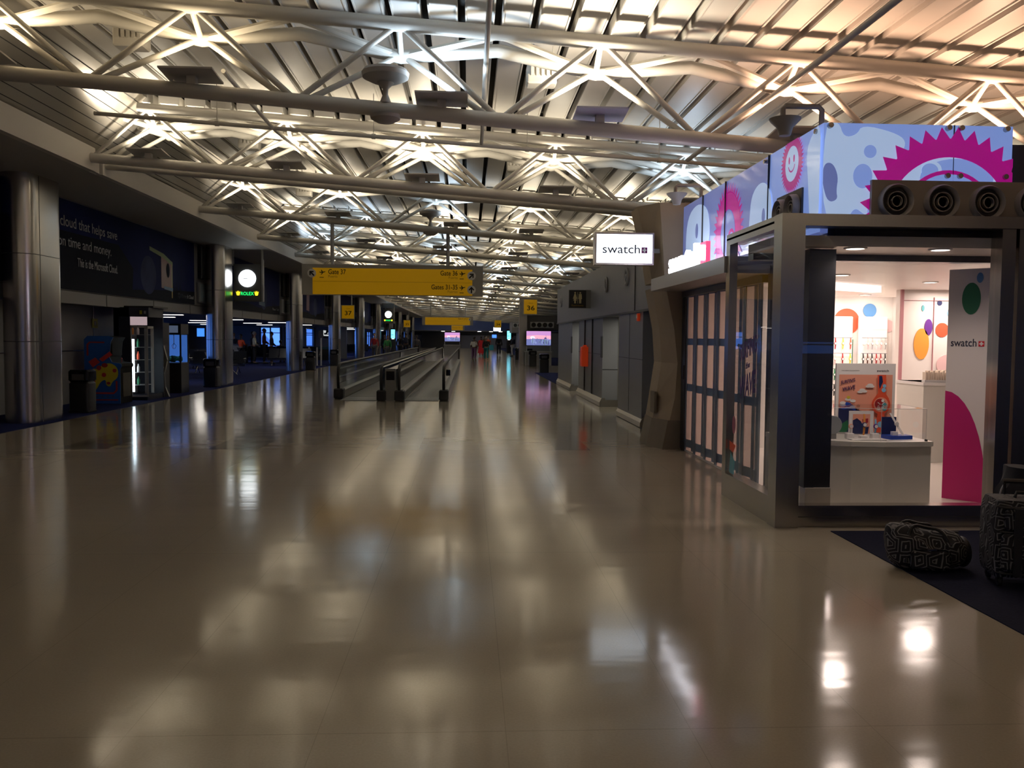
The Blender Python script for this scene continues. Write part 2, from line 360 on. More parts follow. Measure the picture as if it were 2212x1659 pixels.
# left: bulkhead, soffit, fascia with its expansion joint
mb = MB()
for y0, y1 in ((-14, 15.5), (15.8, YE)): mb.box(XF-.12, y0, 4.42, XF, y1, 4.82)
mb.box(XF-.2, 15.5, 4.44, XF-.06, 15.8, 4.8)
struct(mb.build('trim_1', FASC, smooth=False))
slab('ceiling', SOFF, XW, -14, 4.42, XF-.12, YE, 4.6)
mb = MB(); mb.box(XW-.3, -14, 2.24, XW, YE, 4.42); struct(mb.build('wall_left', WALLB, smooth=False))
mb = MB()
for y in [14.5+3.0*i for i in range(38)]: mb.box(XW, y, 2.24, XW+.008, y+.015, 2.5)
mb.box(XW, -14, 2.50, XW+.012, YE, 2.512)
struct(mb.build('trim_2', LINE, smooth=False))
slab('ceiling', WALLB, -24, -14, 2.26, XW-.28, 62.2, 2.45); slab('ceiling', WALLB, -13.2, 62.2, 2.26, XW-.28, YE, 2.45)
# sloped metal lining from the fascia up to the deck
mb = MB(); mb.add([(XF-.1, -14, 4.79), (XF-.1, YE, 4.79), (-5.6, YE, 5.72), (-5.6, -14, 5.72)], [(0, 1, 2, 3)])
mb.mi(1)
for k in range(1, 8):
    t = k/8; x = XF-.1+t*1.0+.004; z = 4.79+t*.93; mb.add([(x-.005, -14, z-.012), (x-.005, YE, z-.012), (x+.005, YE, z-.003), (x+.005, -14, z-.003)], [(0, 1, 2, 3)])
mb.mi(0).add([(-5.6, -14, 5.7), (-5.6, YE, 5.7), (-5.6, YE, 6.3), (-5.6, -14, 6.3)], [(0, 1, 2, 3)])
struct(mb.build('ceiling', [SLAT, LINE], smooth=False))
# outer wall of the gate lounge with tall windows
XO = -20.0
wins = [(-10, -2), (0, 8), (10, 18), (20, 28), (30, 38), (40, 48), (52, 59)]
mb = MB(); mb.box(XO-.2, -14, 0, XO, 62.2, .35); mb.box(XO-.2, -14, 2.25, XO, 62.2, 2.5)
e = -14
for a, b in wins: mb.box(XO-.2, e, .35, XO, a, 2.25); e = b
mb.box(XO-.2, e, .35, XO, 62.2, 2.25)
struct(mb.build('wall_outer', WALLG, smooth=False))
def window(n, x0, y0, x1, y1, z0, z1, bays, axis):
    f = MB(); L = (y1-y0) if axis == 'x' else (x1-x0)
    for k in range(bays+1):
        t = k*L/bays
        if axis == 'x': f.box(x0-.08, y0+t-.04, z0, x0+.02, y0+t+.04, z1)
        else: f.box(x0+t-.04, y0-.08, z0, x0+t+.04, y0+.02, z1)
    for z in (z0+.03, z0+(z1-z0)*.72, z1-.03):
        if axis == 'x': f.box(x0-.07, y0, z-.025, x0+.015, y1, z+.025)
        else: f.box(x0, y0-.07, z-.025, x1, y0+.015, z+.025)
    o = struct(f.build('window_%d' % n, DGREY, smooth=False))
    g = MB()
    if axis == 'x': g.add([(x0-.04, y0, z0), (x0-.04, y1, z0), (x0-.04, y1, z1), (x0-.04, y0, z1)], [(0, 1, 2, 3)])
    else: g.add([(x0, y0-.04, z0), (x1, y0-.04, z0), (x1, y0-.04, z1), (x0, y0-.04, z1)], [(0, 1, 2, 3)])
    g.build('pane', GLX, o, smooth=False)
n = 3
for a, b in wins: window(n, XO, a, XO, b, .35, 2.25, 4, 'x'); n += 1
window(n, 2, -14, 14, -14, 1.1, 1.6, 8, 'y'); n += 1
# cross wall behind the desks, with windows
YB = 62.0
holes = [(-14.75, -13.35), (-13.05, -12.2), (-11.6, -10.95)]
mb = MB(); mb.box(XO, YB, 0, -8.7, YB+.2, .75); mb.box(XO, YB, 2.2, -8.7, YB+.2, 2.35); e = XO
for a, b in holes: mb.box(e, YB, .75, a, YB+.2, 2.2); e = b
mb.box(e, YB, .75, -8.7, YB+.2, 2.2)
struct(mb.build('wall_gate', WALLG, smooth=False))
for a, b in holes: window(n, a, YB, b, YB, .75, 2.2, 2 if b-a > 1 else 1, 'y'); n += 1
# side wall beyond it, with window strips facing the columns
XN = -13.0; e = YB+.2
mb = MB(); w2 = [(62.4, 73.5), (75, 81), (87, 93), (99, 105), (111, 117)]
mb.box(XN-.2, e, 0, XN, YE, .3); mb.box(XN-.2, e, 2.2, XN, YE, 2.35)
for a, b in w2: mb.box(XN-.2, e, .3, XN, a, 2.2); e = b
mb.box(XN-.2, e, .3, XN, YE, 2.2); struct(mb.build('wall_side', WALLG, smooth=False))
for a, b in w2: window(n, XN, a, XN, b, .3, 2.2, 3, 'x'); n += 1
# wall behind the vending machines
mb = MB(); mb.box(-9.3, 12, 0, -9.1, 25.2, 2.3); struct(mb.build('wall_left', mat('pale_wall', (.26, .26, .27), .5), smooth=False))
mb = MB()
for y in (13.5, 16.3, 18.9, 21.4, 24): mb.box(-9.1, y, 0, -9.088, y+.03, 2.3)
mb.box(-9.1, 12, 1.2, -9.09, 25.2, 1.22)
struct(mb.build('trim_3', STEEL, smooth=False))
# ------------------------------------------------------------------ roof deck and trusses
T0, T1, T1B = 10.2, 15.34, 15.96
TY = [-7.0, -1.3, 4.4, T0, T1, T1B]+[21.3+5.73*i for i in range(19)]
edges = sorted(set([-14]+[y for y in TY if y != T1B]+[YE]))
mb = MB(); PW = .445
for a, b in zip(edges, edges[1:]):
    y0, y1 = (a+.14 if a == T1 else a), (b-.06 if b == T1 else b); lift = .16 if b <= T1 else 0
    for k in range(45):
        x0 = -5.85+k*PW; x1 = x0+.355
        if x1 > 14: break
        z0, z1 = zt(x0)+.22+lift, zt(x1)+.22+lift; mb.mi(0)
        vs = [(x0, y0, z0), (x1, y0, z1), (x1, y1, z1), (x0, y1, z0), (x0, y0, z0+.15), (x1, y0, z1+.15), (x1, y1, z1+.15), (x0, y1, z0+.15)]
        mb.add(vs, [(0, 3, 2, 1), (0, 1, 5, 4), (1, 2, 6, 5), (2, 3, 7, 6), (3, 0, 4, 7)])
        if b < 60:
            for q in (x0+.002, x1-.022):   # rolled lips along both edges
                zq = zt(q)+.22+lift; mb.add([(q, y0, zq-.016), (q+.02, y0, zq-.018), (q+.02, y1, zq-.018), (q, y1, zq-.016), (q, y0, zq), (q+.02, y0, zq), (q+.02, y1, zq), (q, y1, zq)], [(0, 3, 2, 1), (0, 1, 5, 4), (1, 2, 6, 5), (2, 3, 7, 6), (3, 0, 4, 7)])
struct(mb.build('ceiling', DECK, smooth=False))
mb = MB(); mb.add([(-6.4, -14.2, zt(-6.4)+.60), (14.2, -14.2, zt(14.2)+.60), (14.2, YE+.2, zt(14.2)+.60), (-6.4, YE+.2, zt(-6.4)+.60)], [(0, 1, 2, 3)])
struct(mb.build('ceiling', DARKGAP, smooth=False))
TN = [-.83+2.35*k for k in range(-2, 7)]     # upper nodes
XR = 14.0
def tube_line(f, x0, x1, dy=0, dz=0, r=.085, n=14): return MB().tube((x0, dy, f(x0)+dz), (x1, dy, f(x1)+dz), r, n)
def make_truss(label, y, full=True):
    t = thing('roof_truss', label, 'truss', (0, y, 0), 0, 'roof trusses across the hall')
    tube_line(zb, XF-.02, XR).build('bottom_chord', WHITE, t)
    tube_line(zt, -5.7, XR, 0, .08).build('top_chord', WHITE, t)
    pts = [(-5.7, .38, zt(-5.7)-.05)]
    for x in TN: pts += [(x, .38, zt(x)-.17), (x+1.16, .38, zt(x+1.16)-.0)]
    pts = [p for p in pts if p[0] < XR]
    MB().path([p if i in (0, len(pts)-1) else p for i, p in enumerate(pts)], .08, 12).build('brace_chord', WHITE, t)
    lc = MB()
    for x in TN:
        for s in (-1, 1): lc.tube((x, .38, zt(x)-.17), (x+s*1.16, 0, zt(x+s*1.16)+.05), .045, 8)
    lc.build('lacing', WHITE, t)
    segs = []
    for x in TN:
        for s in (-1, 1):
            xb = max(x+s*1.12, XF+.06)
            segs.append(((x+s*.06, 0, zt(x)+.04), (xb, 0, zb(xb)+.05)))
            segs.append(((x+s*.05, .36, zt(x)-.18), (xb-s*.12, .03, zb(xb-s*.12)+.06)))
        segs.append(((x, .05, zt(x)+.03), (x, .36, zt(x)-.17)))
    if full:
        for p, q in segs: MB().tube(p, q, .036, 10).build('diagonal', WHITE, t)
    else:
        m = MB()
        for p, q in segs: m.tube(p, q, .036, 6)
        m.build('diagonals', WHITE, t)
    return t
def tlabel(i):   # i = index among those in view
    return ('white tubular steel roof truss across the hall, nearest to the front' if i == 0 else 'white tubular steel roof truss across the hall, %s one from the front' % ORD[i])
vis = [y for y in TY if y > 5]
first = make_truss(tlabel(0), T0, True); second_far = None
for i, y in enumerate(vis):
    if i == 0: continue
    if y < 48: c = copy_tree(first)
    elif second_far is None: second_far = c = make_truss(tlabel(i), y, False)
    else: c = copy_tree(second_far)
    c.location.y = y; c['label'] = tlabel(i)
for y, w in ((-7.0, 'well behind the viewpoint'), (-1.3, 'behind the viewpoint'), (4.4, 'directly above the viewpoint')):
    c = copy_tree(first); c.location.y = y; c['label'] = 'white tubular steel roof truss %s' % w
# uplights: a flat panel on the bottom chord under each upper node, throwing light up
pm = MB(); pm.box(-.3, -.13, .17, .3, .17, .2)
panel_me = None
def uplight(i, k, x, y, energy, colr, violet=False):
    z = zb(x); nm = 'nearest' if i == 0 else ORD[i]
    if y > 5: l = '%s uplight panel from the left on the %s roof truss' % (ORD[k], 'nearest' if i == 0 else ORD[i]+' nearest')
    else: l = 'uplight panel above the viewpoint'
    t = thing('uplight', l, 'light fixture', (x, y, z), 0, 'uplight panels on the roof trusses')
    MB().add([(-.3, -.26, .18), (.3, -.26, .18), (.3, .2, .14), (-.3, .2, .14), (-.3, -.26, .2), (.3, -.26, .2), (.3, .2, .16), (-.3, .2, .16)], [(0, 3, 2, 1), (4, 5, 6, 7), (0, 1, 5, 4), (1, 2, 6, 5), (2, 3, 7, 6), (3, 0, 4, 7)]).build('panel', PANELV if violet else PANEL, t, smooth=False)
    MB().box(-.05, -.05, .07, .05, .05, .17).build('bracket', WHITE, t, smooth=False)
    lamp('SPOT', 'uplight_lamp', (0, .06, .27), energy, colr, t, .09, (0, .10, 1), 168)
PANEL = mat('uplight_grey', (.48, .46, .43), .6); PANELV = mat('uplight_violet', (.5, .5, .66), .6)
EL = 2.75
WARM = (1, .80, .52); WW = (1, .87, .66); COOL = (.62, .80, 1); ORA = (1, .60, .39)
for y in TY:
    i = vis.index(y) if y in vis else -1
    for k, x in enumerate(TN[:7] if y < 30 else TN[:5]):
        if y == T1B: continue
        if y <= T0:
            colr = [WARM, WARM, COOL, WW, ORA, ORA, ORA][k]; en = [26, 12, 24, 44, 32, 34, 24][k]
            if y == -7.0: colr = WW; en = 44
            if y == -1.3: en *= [.6, .5, .2, .3, .7, .3, .3][k]
            if y == 4.4: en *= [.5, .4, .2, .75, .3, .3, .3][k]
        else:
            colr = WW if (k+i) % 5 else COOL
            if i in (3, 5) and k == 2: colr = COOL
            en = 34*random.choice((.5, .8, 1, 1.2)) if y < 30 else 30
        uplight(i, k, x+(.5 if k == 2 and y in (T0, 21.3) else 0), y, en*EL, colr, k == 3 and y <= T0)
# ------------------------------------------------------------------ other roof fittings
def louver(x, y, z, l):
    t = thing('ceiling_speaker', l, 'speaker', (x, y, z), 0, 'louvred speaker boxes under the deck')
    b = MB().rbox(-.19, -.13, -.12, .19, .13, .12, .03); b.build('case', WHITE, t)
    for k in range(5): MB().box(-.14+k*.065, -.16, -.03, -.10+k*.065, -.125, .11).build('louvre', WHITE, t, smooth=False)
    MB().tube((-.15, 0, .12), (-.15, 0, .40), .008, 6).build('hanger', WHITE, t); MB().tube((.15, 0, .12), (.15, 0, .40), .008, 6).build('hanger', WHITE, t)
for i, (y, a) in enumerate(((11.0, 'behind the nearest roof truss'), (16.7, 'behind the double roof truss'), (22.1, 'behind the fourth roof truss'), (27.9, 'behind the fifth roof truss'))):
    louver(-4.15, y, zt(-4.15)-.1, 'white louvred speaker box hanging on the left side '+a)
    louver(.9, y+.1, zt(.9)-.1, 'white louvred speaker box hanging near the middle '+a)
def dish(x, y, l):
    t = thing('antenna', l, 'antenna', (x, y, zb(x)), 0, 'round antennas on the roof trusses')
    MB().lathe((0, 0, .36), [(0, -.06), (.16, -.05), (.265, .0), (.275, .05), (.25, .085), (.12, .115), (0, .12)], 28).build('dish', GREY2, t)
    MB().lathe((0, 0, .07), [(.07, 0), (.03, .10), (.035, .16), (.10, .23), (0, .24)], 18).build('stem', GREY2, t)
    MB().lathe((0, 0, -.09), [(0, -.07), (.10, -.06), (.17, -.02), (.18, .02), (.05, .03)], 24).build('lower_dome', GREY2, t)
GREY2 = mat('fitting_grey', (.35, .32, .29), .5)
dish(-.98, T0, 'round grey dish antenna standing on the nearest roof truss'); dish(-.95, 21.3, 'small round dish antenna standing on the fourth roof truss')
# sprinkler pipes
def pipe(l, pts, r=.032, rods=()):
    b_ = MB().path(pts, r, 10)
    for x_ in rods: z_ = zp(x_)+(.08 if pts[0][1] > 15 else 0); b_.tube((x_, pts[0][1], z_), (x_, pts[0][1], zt(x_)+.21), .006, 6).tube((x_-.03, pts[0][1], z_), (x_+.03, pts[0][1], z_), r*1.35, 10)
    o = tag(b_.build('sprinkler_pipe', WHITE), l, 'pipe'); return o
def zp(x): return 4.62-.062*x
pipe('thin white sprinkler pipe running across the hall below the roof deck', [(-5.75, 13.7, zp(-5.75)), (7.2, 13.7, zp(7.2))], rods=(-3.9, -1.5, .9, 3.0, 5.2))
pipe('white sprinkler pipe running along the middle of the hall roof', [(.18, 5, 4.78), (.18, 11.0, 4.78), (.18, 11.2, 4.70), (.18, 13.7, zp(.18)+.02)], .03)
pipe('white sprinkler pipe running above the store sign', [(3.62, 4, 4.50), (3.6, 8.6, 4.48), (3.45, 13.7, zp(3.45)+.03)], .034)
pipe('thin sprinkler pipe running along the left side of the hall roof', [(-3.05, 11.0, 4.86), (-3.05, 13.7, zp(-3.05)), (-3.05, 21.3, zt(-3.05)-.1)], .028)
pipe('white sprinkler pipe crossing the hall behind the double truss', [(-5.6, 18.4, zp(-5.6)+.08), (8, 18.4, zp(8)+.08)], .032, rods=(-3.5, -.5, 2.5))
# small bracket lights above the store sign
for x, y, l in ((2.79, 7.62, 'grey bell-shaped sprinkler lamp on a bent pipe above the store sign corner'), (2.79, 11.6, 'small bell-shaped lamp on a bent pipe above the far end of the store sign')):
    t = thing('bell_lamp', l, 'light fixture', (x, y, 3.54 if y < 10 else 3.54))
    MB().lathe((0, 0, 0), [(0, -.14), (.05, -.13), (.07, -.06), (.13, 0), (.14, .02), (0, .03)], 20).build('bell', GREY2, t)
    MB().path([(-.02, 0, .03), (-.02, 0, .10), (.0, 0, .13), (.30, 0, .13), (.33, 0, .10), (.33, 0, -.06)], .025, 8).build('arm', GREY2, t)
# ------------------------------------------------------------------ left columns
def column(i, y):
    far = ['nearest', 'second', 'third', 'fourth', 'fifth', 'sixth', 'seventh', 'eighth', 'ninth', 'farthest'][i]
    t = thing('steel_column', 'oval polished steel column on the left, %s of the row' % far, 'column', (-7.98, y, 0), 0, 'steel columns along the left side')
    w, L = .30, .68; rings = []
    prof = [(-w, -L+w)]
    pl = [(w*math.cos(a), (L-w)+w*math.sin(a)) for a in [PI*k/16 for k in range(17)]]+[(-w*math.cos(a), -(L-w)-w*math.sin(a)) for a in [PI*k/16 for k in range(17)]]
    MB().loft([[(u, v, z) for u, v in pl] for z in (.006, 4.42)]).build('shell', COLM, t)
    s = MB()
    for z in (1.45, 3.0): s.loft([[(u*1.003, v*1.0015, zz) for u, v in pl] for zz in (z, z+.012)])
    s.box(w-.01, -.32, .01, w+.004, -.31, 4.4); s.build('seam', DGREY, t, smooth=False)
for i in range(10): column(i, 16.25+11.87*i)
# posters and boxes on the bulkhead
POST = mat('poster_blue', (.008, .014, .085), .8, spec=.15, noise=.5, nscale=.8); POSTK = mat('poster_black', (.006, .008, .018), .8, spec=.15); POSTT = mat('poster_text', (.42, .42, .46), .6)
POSTC = mat('poster_haze', (.035, .045, .12), .8, spec=.15, noise=.6, nscale=1.5)
RT, UP = (0, 1, 0), (0, 0, 1)
for i in range(9):
    yc = 16.25+11.87*i; y0, y1 = (yc-1.6 if i == 0 else yc+1.0), yc+10.6
    if i == 0: l = 'dark blue advertising banner with white lettering about a cloud, on the left wall'
    else: l = 'dark blue advertising banner high on the left wall, %s of its row' % ['', 'second', 'third', 'fourth', 'fifth', 'sixth', 'seventh', 'eighth', 'ninth'][i]
    t = thing('wall_banner', l, 'banner', (XW, y0, 2.53), 0, 'advertising banners on the left wall')
    MB().box(.0, 0, 0, .03, y1-y0, 1.85).build('panel', POST, t, smooth=False)
    a = ART((.032, 0, 0), (0, 1, 0), (0, 0, 1), y1-y0, 1.85, (1, 0, 0))
    W = y1-y0
    a.put([[(0, 0), (W, 0), (W, .38), (W*.8, .30), (W*.6, .18), (W*.45, .3), (0, .3)]], POSTK)
    if i == 0: a.put([[(0, 0), (7.3, 0), (7.4, .7), (6.5, 1.2), (0, 1.2)]], POSTK)
    a.put([circ(W*.69+.0, .62, .55, .5)], POSTC)
    cx = W*.78 if i else 9.45
    if i == 0:
        a.put([[(cx-.1, .35), (cx+.75, .3), (cx+.78, 1.12), (cx-.1, 1.2)]], col('dimorange', (.20, .07, .03)))
        a.put([[(cx-.95, 1.28), (cx+.1, 1.16), (cx+.8, 1.0), (cx+.8, 1.1), (cx+.1, 1.28), (cx-.95, 1.38)]], col('dimgreen', (.13, .18, .02)))
        a.put([[(cx+.70, .1), (cx+.78, .1), (cx+.78, 1.05), (cx+.70, 1.05)]], col('dimyellow', (.28, .20, .03))); a.put([[(cx+.1, .32), (cx+.8, .28), (cx+.8, .38), (cx+.1, .4)]], col('dimblue', (.04, .12, .25)))
        a.put([circ(cx+.42, .85, .13, .2)], POSTK)
    elif i == 1:
        cx = 6.1; a.put([[(cx-.2, .4), (cx+.5, .3), (cx+.4, 1.3), (cx-.1, 1.45)]], col('dimtan', (.30, .20, .13))); a.put([circ(cx+.2, .9, .16, .42)], POSTK)
        a.put([[(cx-.3, .3), (cx+.7, .25), (cx+.7, .42), (cx-.3, .48)]], col('dimblue', (.04, .12, .25))); a.put([[(cx-.4, 1.45), (cx+.6, 1.4), (cx+.6, 1.5), (cx-.4, 1.55)]], col('dimgreen', (.13, .18, .02)))
    elif i == 2:
        a.put([[(4, .4), (4.8, .35), (4.9, 1.5), (4.1, 1.6)]], col('dimviolet', (.14, .04, .12)))
    for q in range(9):
        x = W*.84+q*.13; a.put([[(x, .1), (x+.11, .1), (x+.055, .35+.3*random.random())]], POSTK)
    a.build('print', t)
    if i == 0:
        text('The cloud that helps save', 3.5, (.045, 6.4, 1.37), RT, UP, POSTT, .004, 'headline', t, align='RIGHT', height=.29)
        text('on time and money.', 2.6, (.045, 6.05, .96), RT, UP, POSTT, .004, 'headline', t, align='RIGHT', height=.28)
        text('This is the Microsoft Cloud.', 2.1, (.045, 6.4, .60), RT, UP, POSTT, .004, 'tagline', t, align='RIGHT', height=.19)
        text('Microsoft Cloud', 1.15, (.045, W-.15, .20), RT, UP, POSTT, .004, 'wordmark', t, align='RIGHT', height=.11)
        MB().box(.036, W-1.52, .12, .042, W-1.45, .19).box(.036, W-1.43, .12, .042, W-1.36, .19).box(.036, W-1.52, .21, .042, W-1.45, .28).box(.036, W-1.43, .21, .042, W-1.36, .28).build('emblem', POSTT, t, smooth=False)
    elif i == 1: text('Microsoft Cloud', 1.15, (.045, W-.3, .20), RT, UP, POSTT, .004, 'wordmark', t, align='RIGHT', height=.11)
    b = thing('wall_box', 'plain grey panel box on the left wall beside the %s banner' % ORD[i], 'panel', (XW, yc+10.9, 2.60), 0, 'panel boxes beside the columns')
    MB().rbox(0, 0, 0, .10, .95, .62, .02, 2).build('case', LGREY if i == 1 else GREY, b); MB().box(.10, .06, .05, .106, .89, .57).build('door', mat('box_face', (.20, .24, .28), .3), b, smooth=False)
    k = thing('speaker_cabinet', 'tall black speaker cabinet high on the left wall beside the %s banner' % ORD[i], 'speaker', (XW, yc+11.0, 3.34), 0, 'black speakers beside the columns')
    MB().rbox(0, 0, 0, .14, .42, 1.02, .03, 3).build('case', BLACK, k); MB().box(.14, .04, .05, .147, .38, .97).build('grille', DGREY, k, smooth=False)
# ------------------------------------------------------------------ clocks
def clock(x, y, l, s=1.0):
    t = thing('wall_clock', l, 'clock', (x, y, 0), 0, 'hanging clock signs')
    MB().rbox(-.45, 0, 2.72, .45, .16, 3.95, .015, 2).build('board', mat('clock_board', (.10, .10, .10), .45), t)
    MB().lathe((0, -.005, 3.48), [(0, -.02), (.275, -.02), (.285, 0), (.285, .01), (0, .01)], 40, 'y').build('dial', mat('dial_glow', (1, 1, 1), .4, emit=(.93, .98, 1), es=3.2), t)
    MB().box(-.006, -.034, 3.47, .006, -.028, 3.66).build('hand', DGREY, t, smooth=False); MB().box(-.12, -.034, 3.465, .01, -.028, 3.485).build('hand', DGREY, t, smooth=False)
    text('ROLEX', .42, (0, -.004, 2.98), (1, 0, 0), UP, mat('rolex_green', (.02, .5, .1), .5, emit=(.01, .75, .12), es=1.6), .006, 'lettering', t, height=.11, font_bold=.0)
    for s_ in (-1, 1):
        c = MB(); cx = s_*.30
        c.prism([(cx-.07, 3.05), (cx-.05, 2.96), (cx-.035, 2.92), (cx+.035, 2.92), (cx+.05, 2.96), (cx+.07, 3.05), (cx+.035, 3.0), (cx+.02, 3.07), (cx, 3.0), (cx-.02, 3.07), (cx-.035, 3.0)], 'y', -.012, -.002)
        c.build('crown', mat('crown_yellow', (.8, .6, .02), .5, emit=(1, .75, .02), es=1.5), t, smooth=False)
    MB().box(.45, .05, 3.9, .50, .11, 4.42).box(-.5, .05, 3.9, -.45, .11, 4.42).box(.46, .0, 2.72, .52, .14, 4.1).build('bracket', LGREY, t, smooth=False)
clock(-7.32, 29.0, 'round white illuminated clock over green lettering, beside the second column')
clock(-6.85, 74.0, 'round white illuminated clock over green lettering, smaller and farther down the hall')
# ------------------------------------------------------------------ gate signs
def arrow(cx, cz, s, ang):
    pts = [(-.10, -.5), (.10, -.5), (.10, .08), (.30, -.12), (.42, .02), (0, .46), (-.42, .02), (-.30, -.12), (-.10, .08)]
    ca, sa = math.cos(ang), math.sin(ang); return [(cx+s*(u*ca-v*sa), cz+s*(u*sa+v*ca)) for u, v in pts]
def plane_icon(cx, cz, s, flip=1):
    pts = [(-.5, .12), (-.42, .02), (-.1, -.02), (-.28, -.32), (-.16, -.3), (.12, .04), (.4, .12), (.5, .2), (.38, .24), (.06, .2), (-.14, .48), (-.26, .46), (-.14, .14), (-.4, .16), (-.46, .24)]
    return [(cx+flip*s*u, cz+s*v) for u, v in pts]
def big_sign(y, l, x0, x1, rows, poles, yc=None):
    t = thing('gate_sign', l, 'sign', ((x0+x1)/2, y, 2.6), 0, 'hanging gate direction signs'); w = (x1-x0)/2; h = .74; full = rows != 'far'
    MB().box(-w, -.09, 0, w, .09, h).build('housing', SIGNG, t, smooth=False)
    MB().box(-w+.26 if full else -w+.02, -.10, .015, w-.26, -.088, h-.09).build('face', YEL, t, smooth=False)
    MB().box(-w+.26 if full else -w+.02, -.102, .325, w-.26, -.0995, .331).build('seam', SIGNT2, t, smooth=False)
    def disc(cx, cz, ang):
        MB().lathe((cx, -.10, cz), [(0, -.012), (.105, -.012), (.105, .012), (0, .012)], 28, 'y').build('disc', WDISC, t)
        MB().prism(arrow(cx, cz, .165, ang), 'y', -.118, -.111).build('arrow', SIGNT, t, smooth=False)
    def icon(cx, cz): MB().prism(plane_icon(cx, cz, .15, 1), 'y', -.107, -.1).box(cx-.07, -.107, cz-.115, cx+.03, -.1, cz-.10).build('plane_icon', SIGNT, t, smooth=False)
    R = (1, 0, 0)
    if rows == 'near':
        disc(-w+.24, .52, PI/4); icon(-w+.50, .53)
        text('Gate 37', .42, (-w+.64, -.1, .56), R, UP, SIGNT, .006, 'lettering', t, .12, .012, align='LEFT'); text('Puerta', .22, (-w+.64, -.1, .45), R, UP, SIGNT2, .005, 'subtitle', t, .06, align='LEFT')
        disc(w-.28, .50, -PI/4); icon(w-.50, .53)
        text('Gate 36', .42, (w-.62, -.1, .56), R, UP, SIGNT, .006, 'lettering', t, .12, .012, align='RIGHT'); text('Puerta', .22, (w-.62, -.1, .45), R, UP, SIGNT2, .005, 'subtitle', t, .06, align='RIGHT')
    if rows in ('near', 'mid'):
        z = 0 if rows == 'near' else .33
        disc(w-.28, .16+z, 0); icon(w-.50, .19+z)
        text('Gates 31-35', .64, (w-.62, -.1, .22+z), R, UP, SIGNT, .006, 'lettering', t, .12, .012, align='RIGHT'); text('Puertas', .24, (w-.62, -.1, .11+z), R, UP, SIGNT2, .005, 'subtitle', t, .06, align='RIGHT')
    if rows == 'far': text('Gates 31-35', 1.7, (0, -.1, .35), R, UP, SIGNT2, .006, 'lettering', t, .2)
    for px in poles: MB().tube((px-(x0+x1)/2, 0, h), (px-(x0+x1)/2, 0, zb(px)-2.6-.05), .045, 12).build('pole', LGREY, t)
big_sign(21.3, 'long yellow hanging gate sign reading Gate 37, Gate 36 and Gates 31-35', -4.05, .34, 'near', (-3.33, -.52))
big_sign(72.87, 'yellow hanging gate sign reading only Gates 31-35, second down the hall', -3.92, .36, 'mid', (-3.2, -.3))
big_sign(124.44, 'small far yellow hanging sign above the middle of the hall', -2.5, -.6, 'far', (-2.3, -.8))
def square_sign(x, y, num, l, z0, z1, pole=True, inv=False):
    t = thing('gate_number_sign', l, 'sign', (x, y, z0), 0, 'yellow square gate number signs'); h = z1-z0; w = h*.43
    MB().box(-w-.09, -.06, -.03, w+.07, .06, h+.03).build('housing', SIGNG, t, smooth=False)
    MB().box(-w, -.068, .0, w+.05, -.058, h).build('face', YEL, t, smooth=False)
    text(num, w*1.25, (w*.15, -.068, h*.42), (1, 0, 0), UP, SIGNT, .006, 'number', t, h*.34, .015); text('Gate', w*.7, (w*.15, -.068, h*.77), (1, 0, 0), UP, SIGNT2, .005, 'subtitle', t, h*.1)
    if pole: MB().tube((w*.7, 0, h), (w*.7, 0, zb(x)-z0-.03 if x > -6.4 else 4.42-z0), .04, 10).build('pole', LGREY, t)
square_sign(-6.98, 50.2, '37', 'yellow square sign reading 37 beside the fourth column', 2.62, 3.36)
square_sign(3.53, 49.95, '36', 'yellow square sign reading 36 hanging on the right', 2.98, 3.80)
square_sign(-7.0, 98.0, '35', 'small yellow square sign reading 35 far down on the left', 2.70, 3.45)
square_sign(3.2, 95.8, '34', 'small yellow square sign reading 34 far down on the right', 2.72, 3.5)
# ------------------------------------------------------------------ moving walkway
def balustrade(x, w, y0, y1, l, twin=False):
    t = thing('walkway_balustrade', l, 'balustrade', (x, y0, 0), 0, 'moving walkway balustrades'); L = y1-y0; h = .90
    sides = (-w/2, w/2) if twin else (0,)
    prof = [(.42, .08), (.16, .16), (.04, .34), (.0, .56), (.05, .76), (.20, .87), (.5, .90)]
    for sx in sides:
        pts = [(sx, p, q) for p, q in prof]+[(sx, L-p, q) for p, q in prof[::-1]]
        MB().path(smooth_pts(pts, 2), .038, 10).build('handrail', BLACKR, t)
        MB().box(sx-.02, .5, .862, sx+.02, L-.5, .872).build('rail_track', STEEL, t, smooth=False)
        cur = [(p, q) for p, q in smooth_pts([Vector((p, q)) for p, q in prof], 2)]
        poly = [(a+.02, b) for a, b in cur]+[(L-a-.02, b) for a, b in cur[::-1]]
        g = MB(); g.add([(sx, a, b) for a, b in poly], [tuple(range(len(poly)))]); g.build('glass_panel', GLW, t, smooth=False)
    for i, sx in enumerate(sides):
        o = (-1 if twin and i == 0 else 1) 
        MB().box(min(sx-.10, sx+.10), .25, .0, max(sx-.10, sx+.10), L-.25, .19).build('skirt', STEEL, t, smooth=False)
        MB().box(sx-.09, .3, .19, sx+.09, L-.3, .21).build('deck_cover', LGREY, t, smooth=False)
        MB().rbox(sx-.12, .02, 0, sx+.12, .46, .27, .05, 4).build('newel_base', BLACKR, t)
    if twin:
        MB().box(-w/2+.09, .1, .0, w/2-.09, .2, .80).build('end_plate', mat('end_steel', (.22, .22, .21), .35, .8), t, smooth=False); MB().box(-w/2+.12, .085, .52, w/2-.12, .1, .74).build('control_box', BLACKG, t, smooth=False)
        MB().box(-w/2+.1, .2, .0, w/2-.1, L-.2, .78).build('core', STEEL, t, smooth=False)
    return t
balustrade(-3.32, 0, 22.1, 57, 'leftmost glass balustrade of the moving walkway with black handrail')
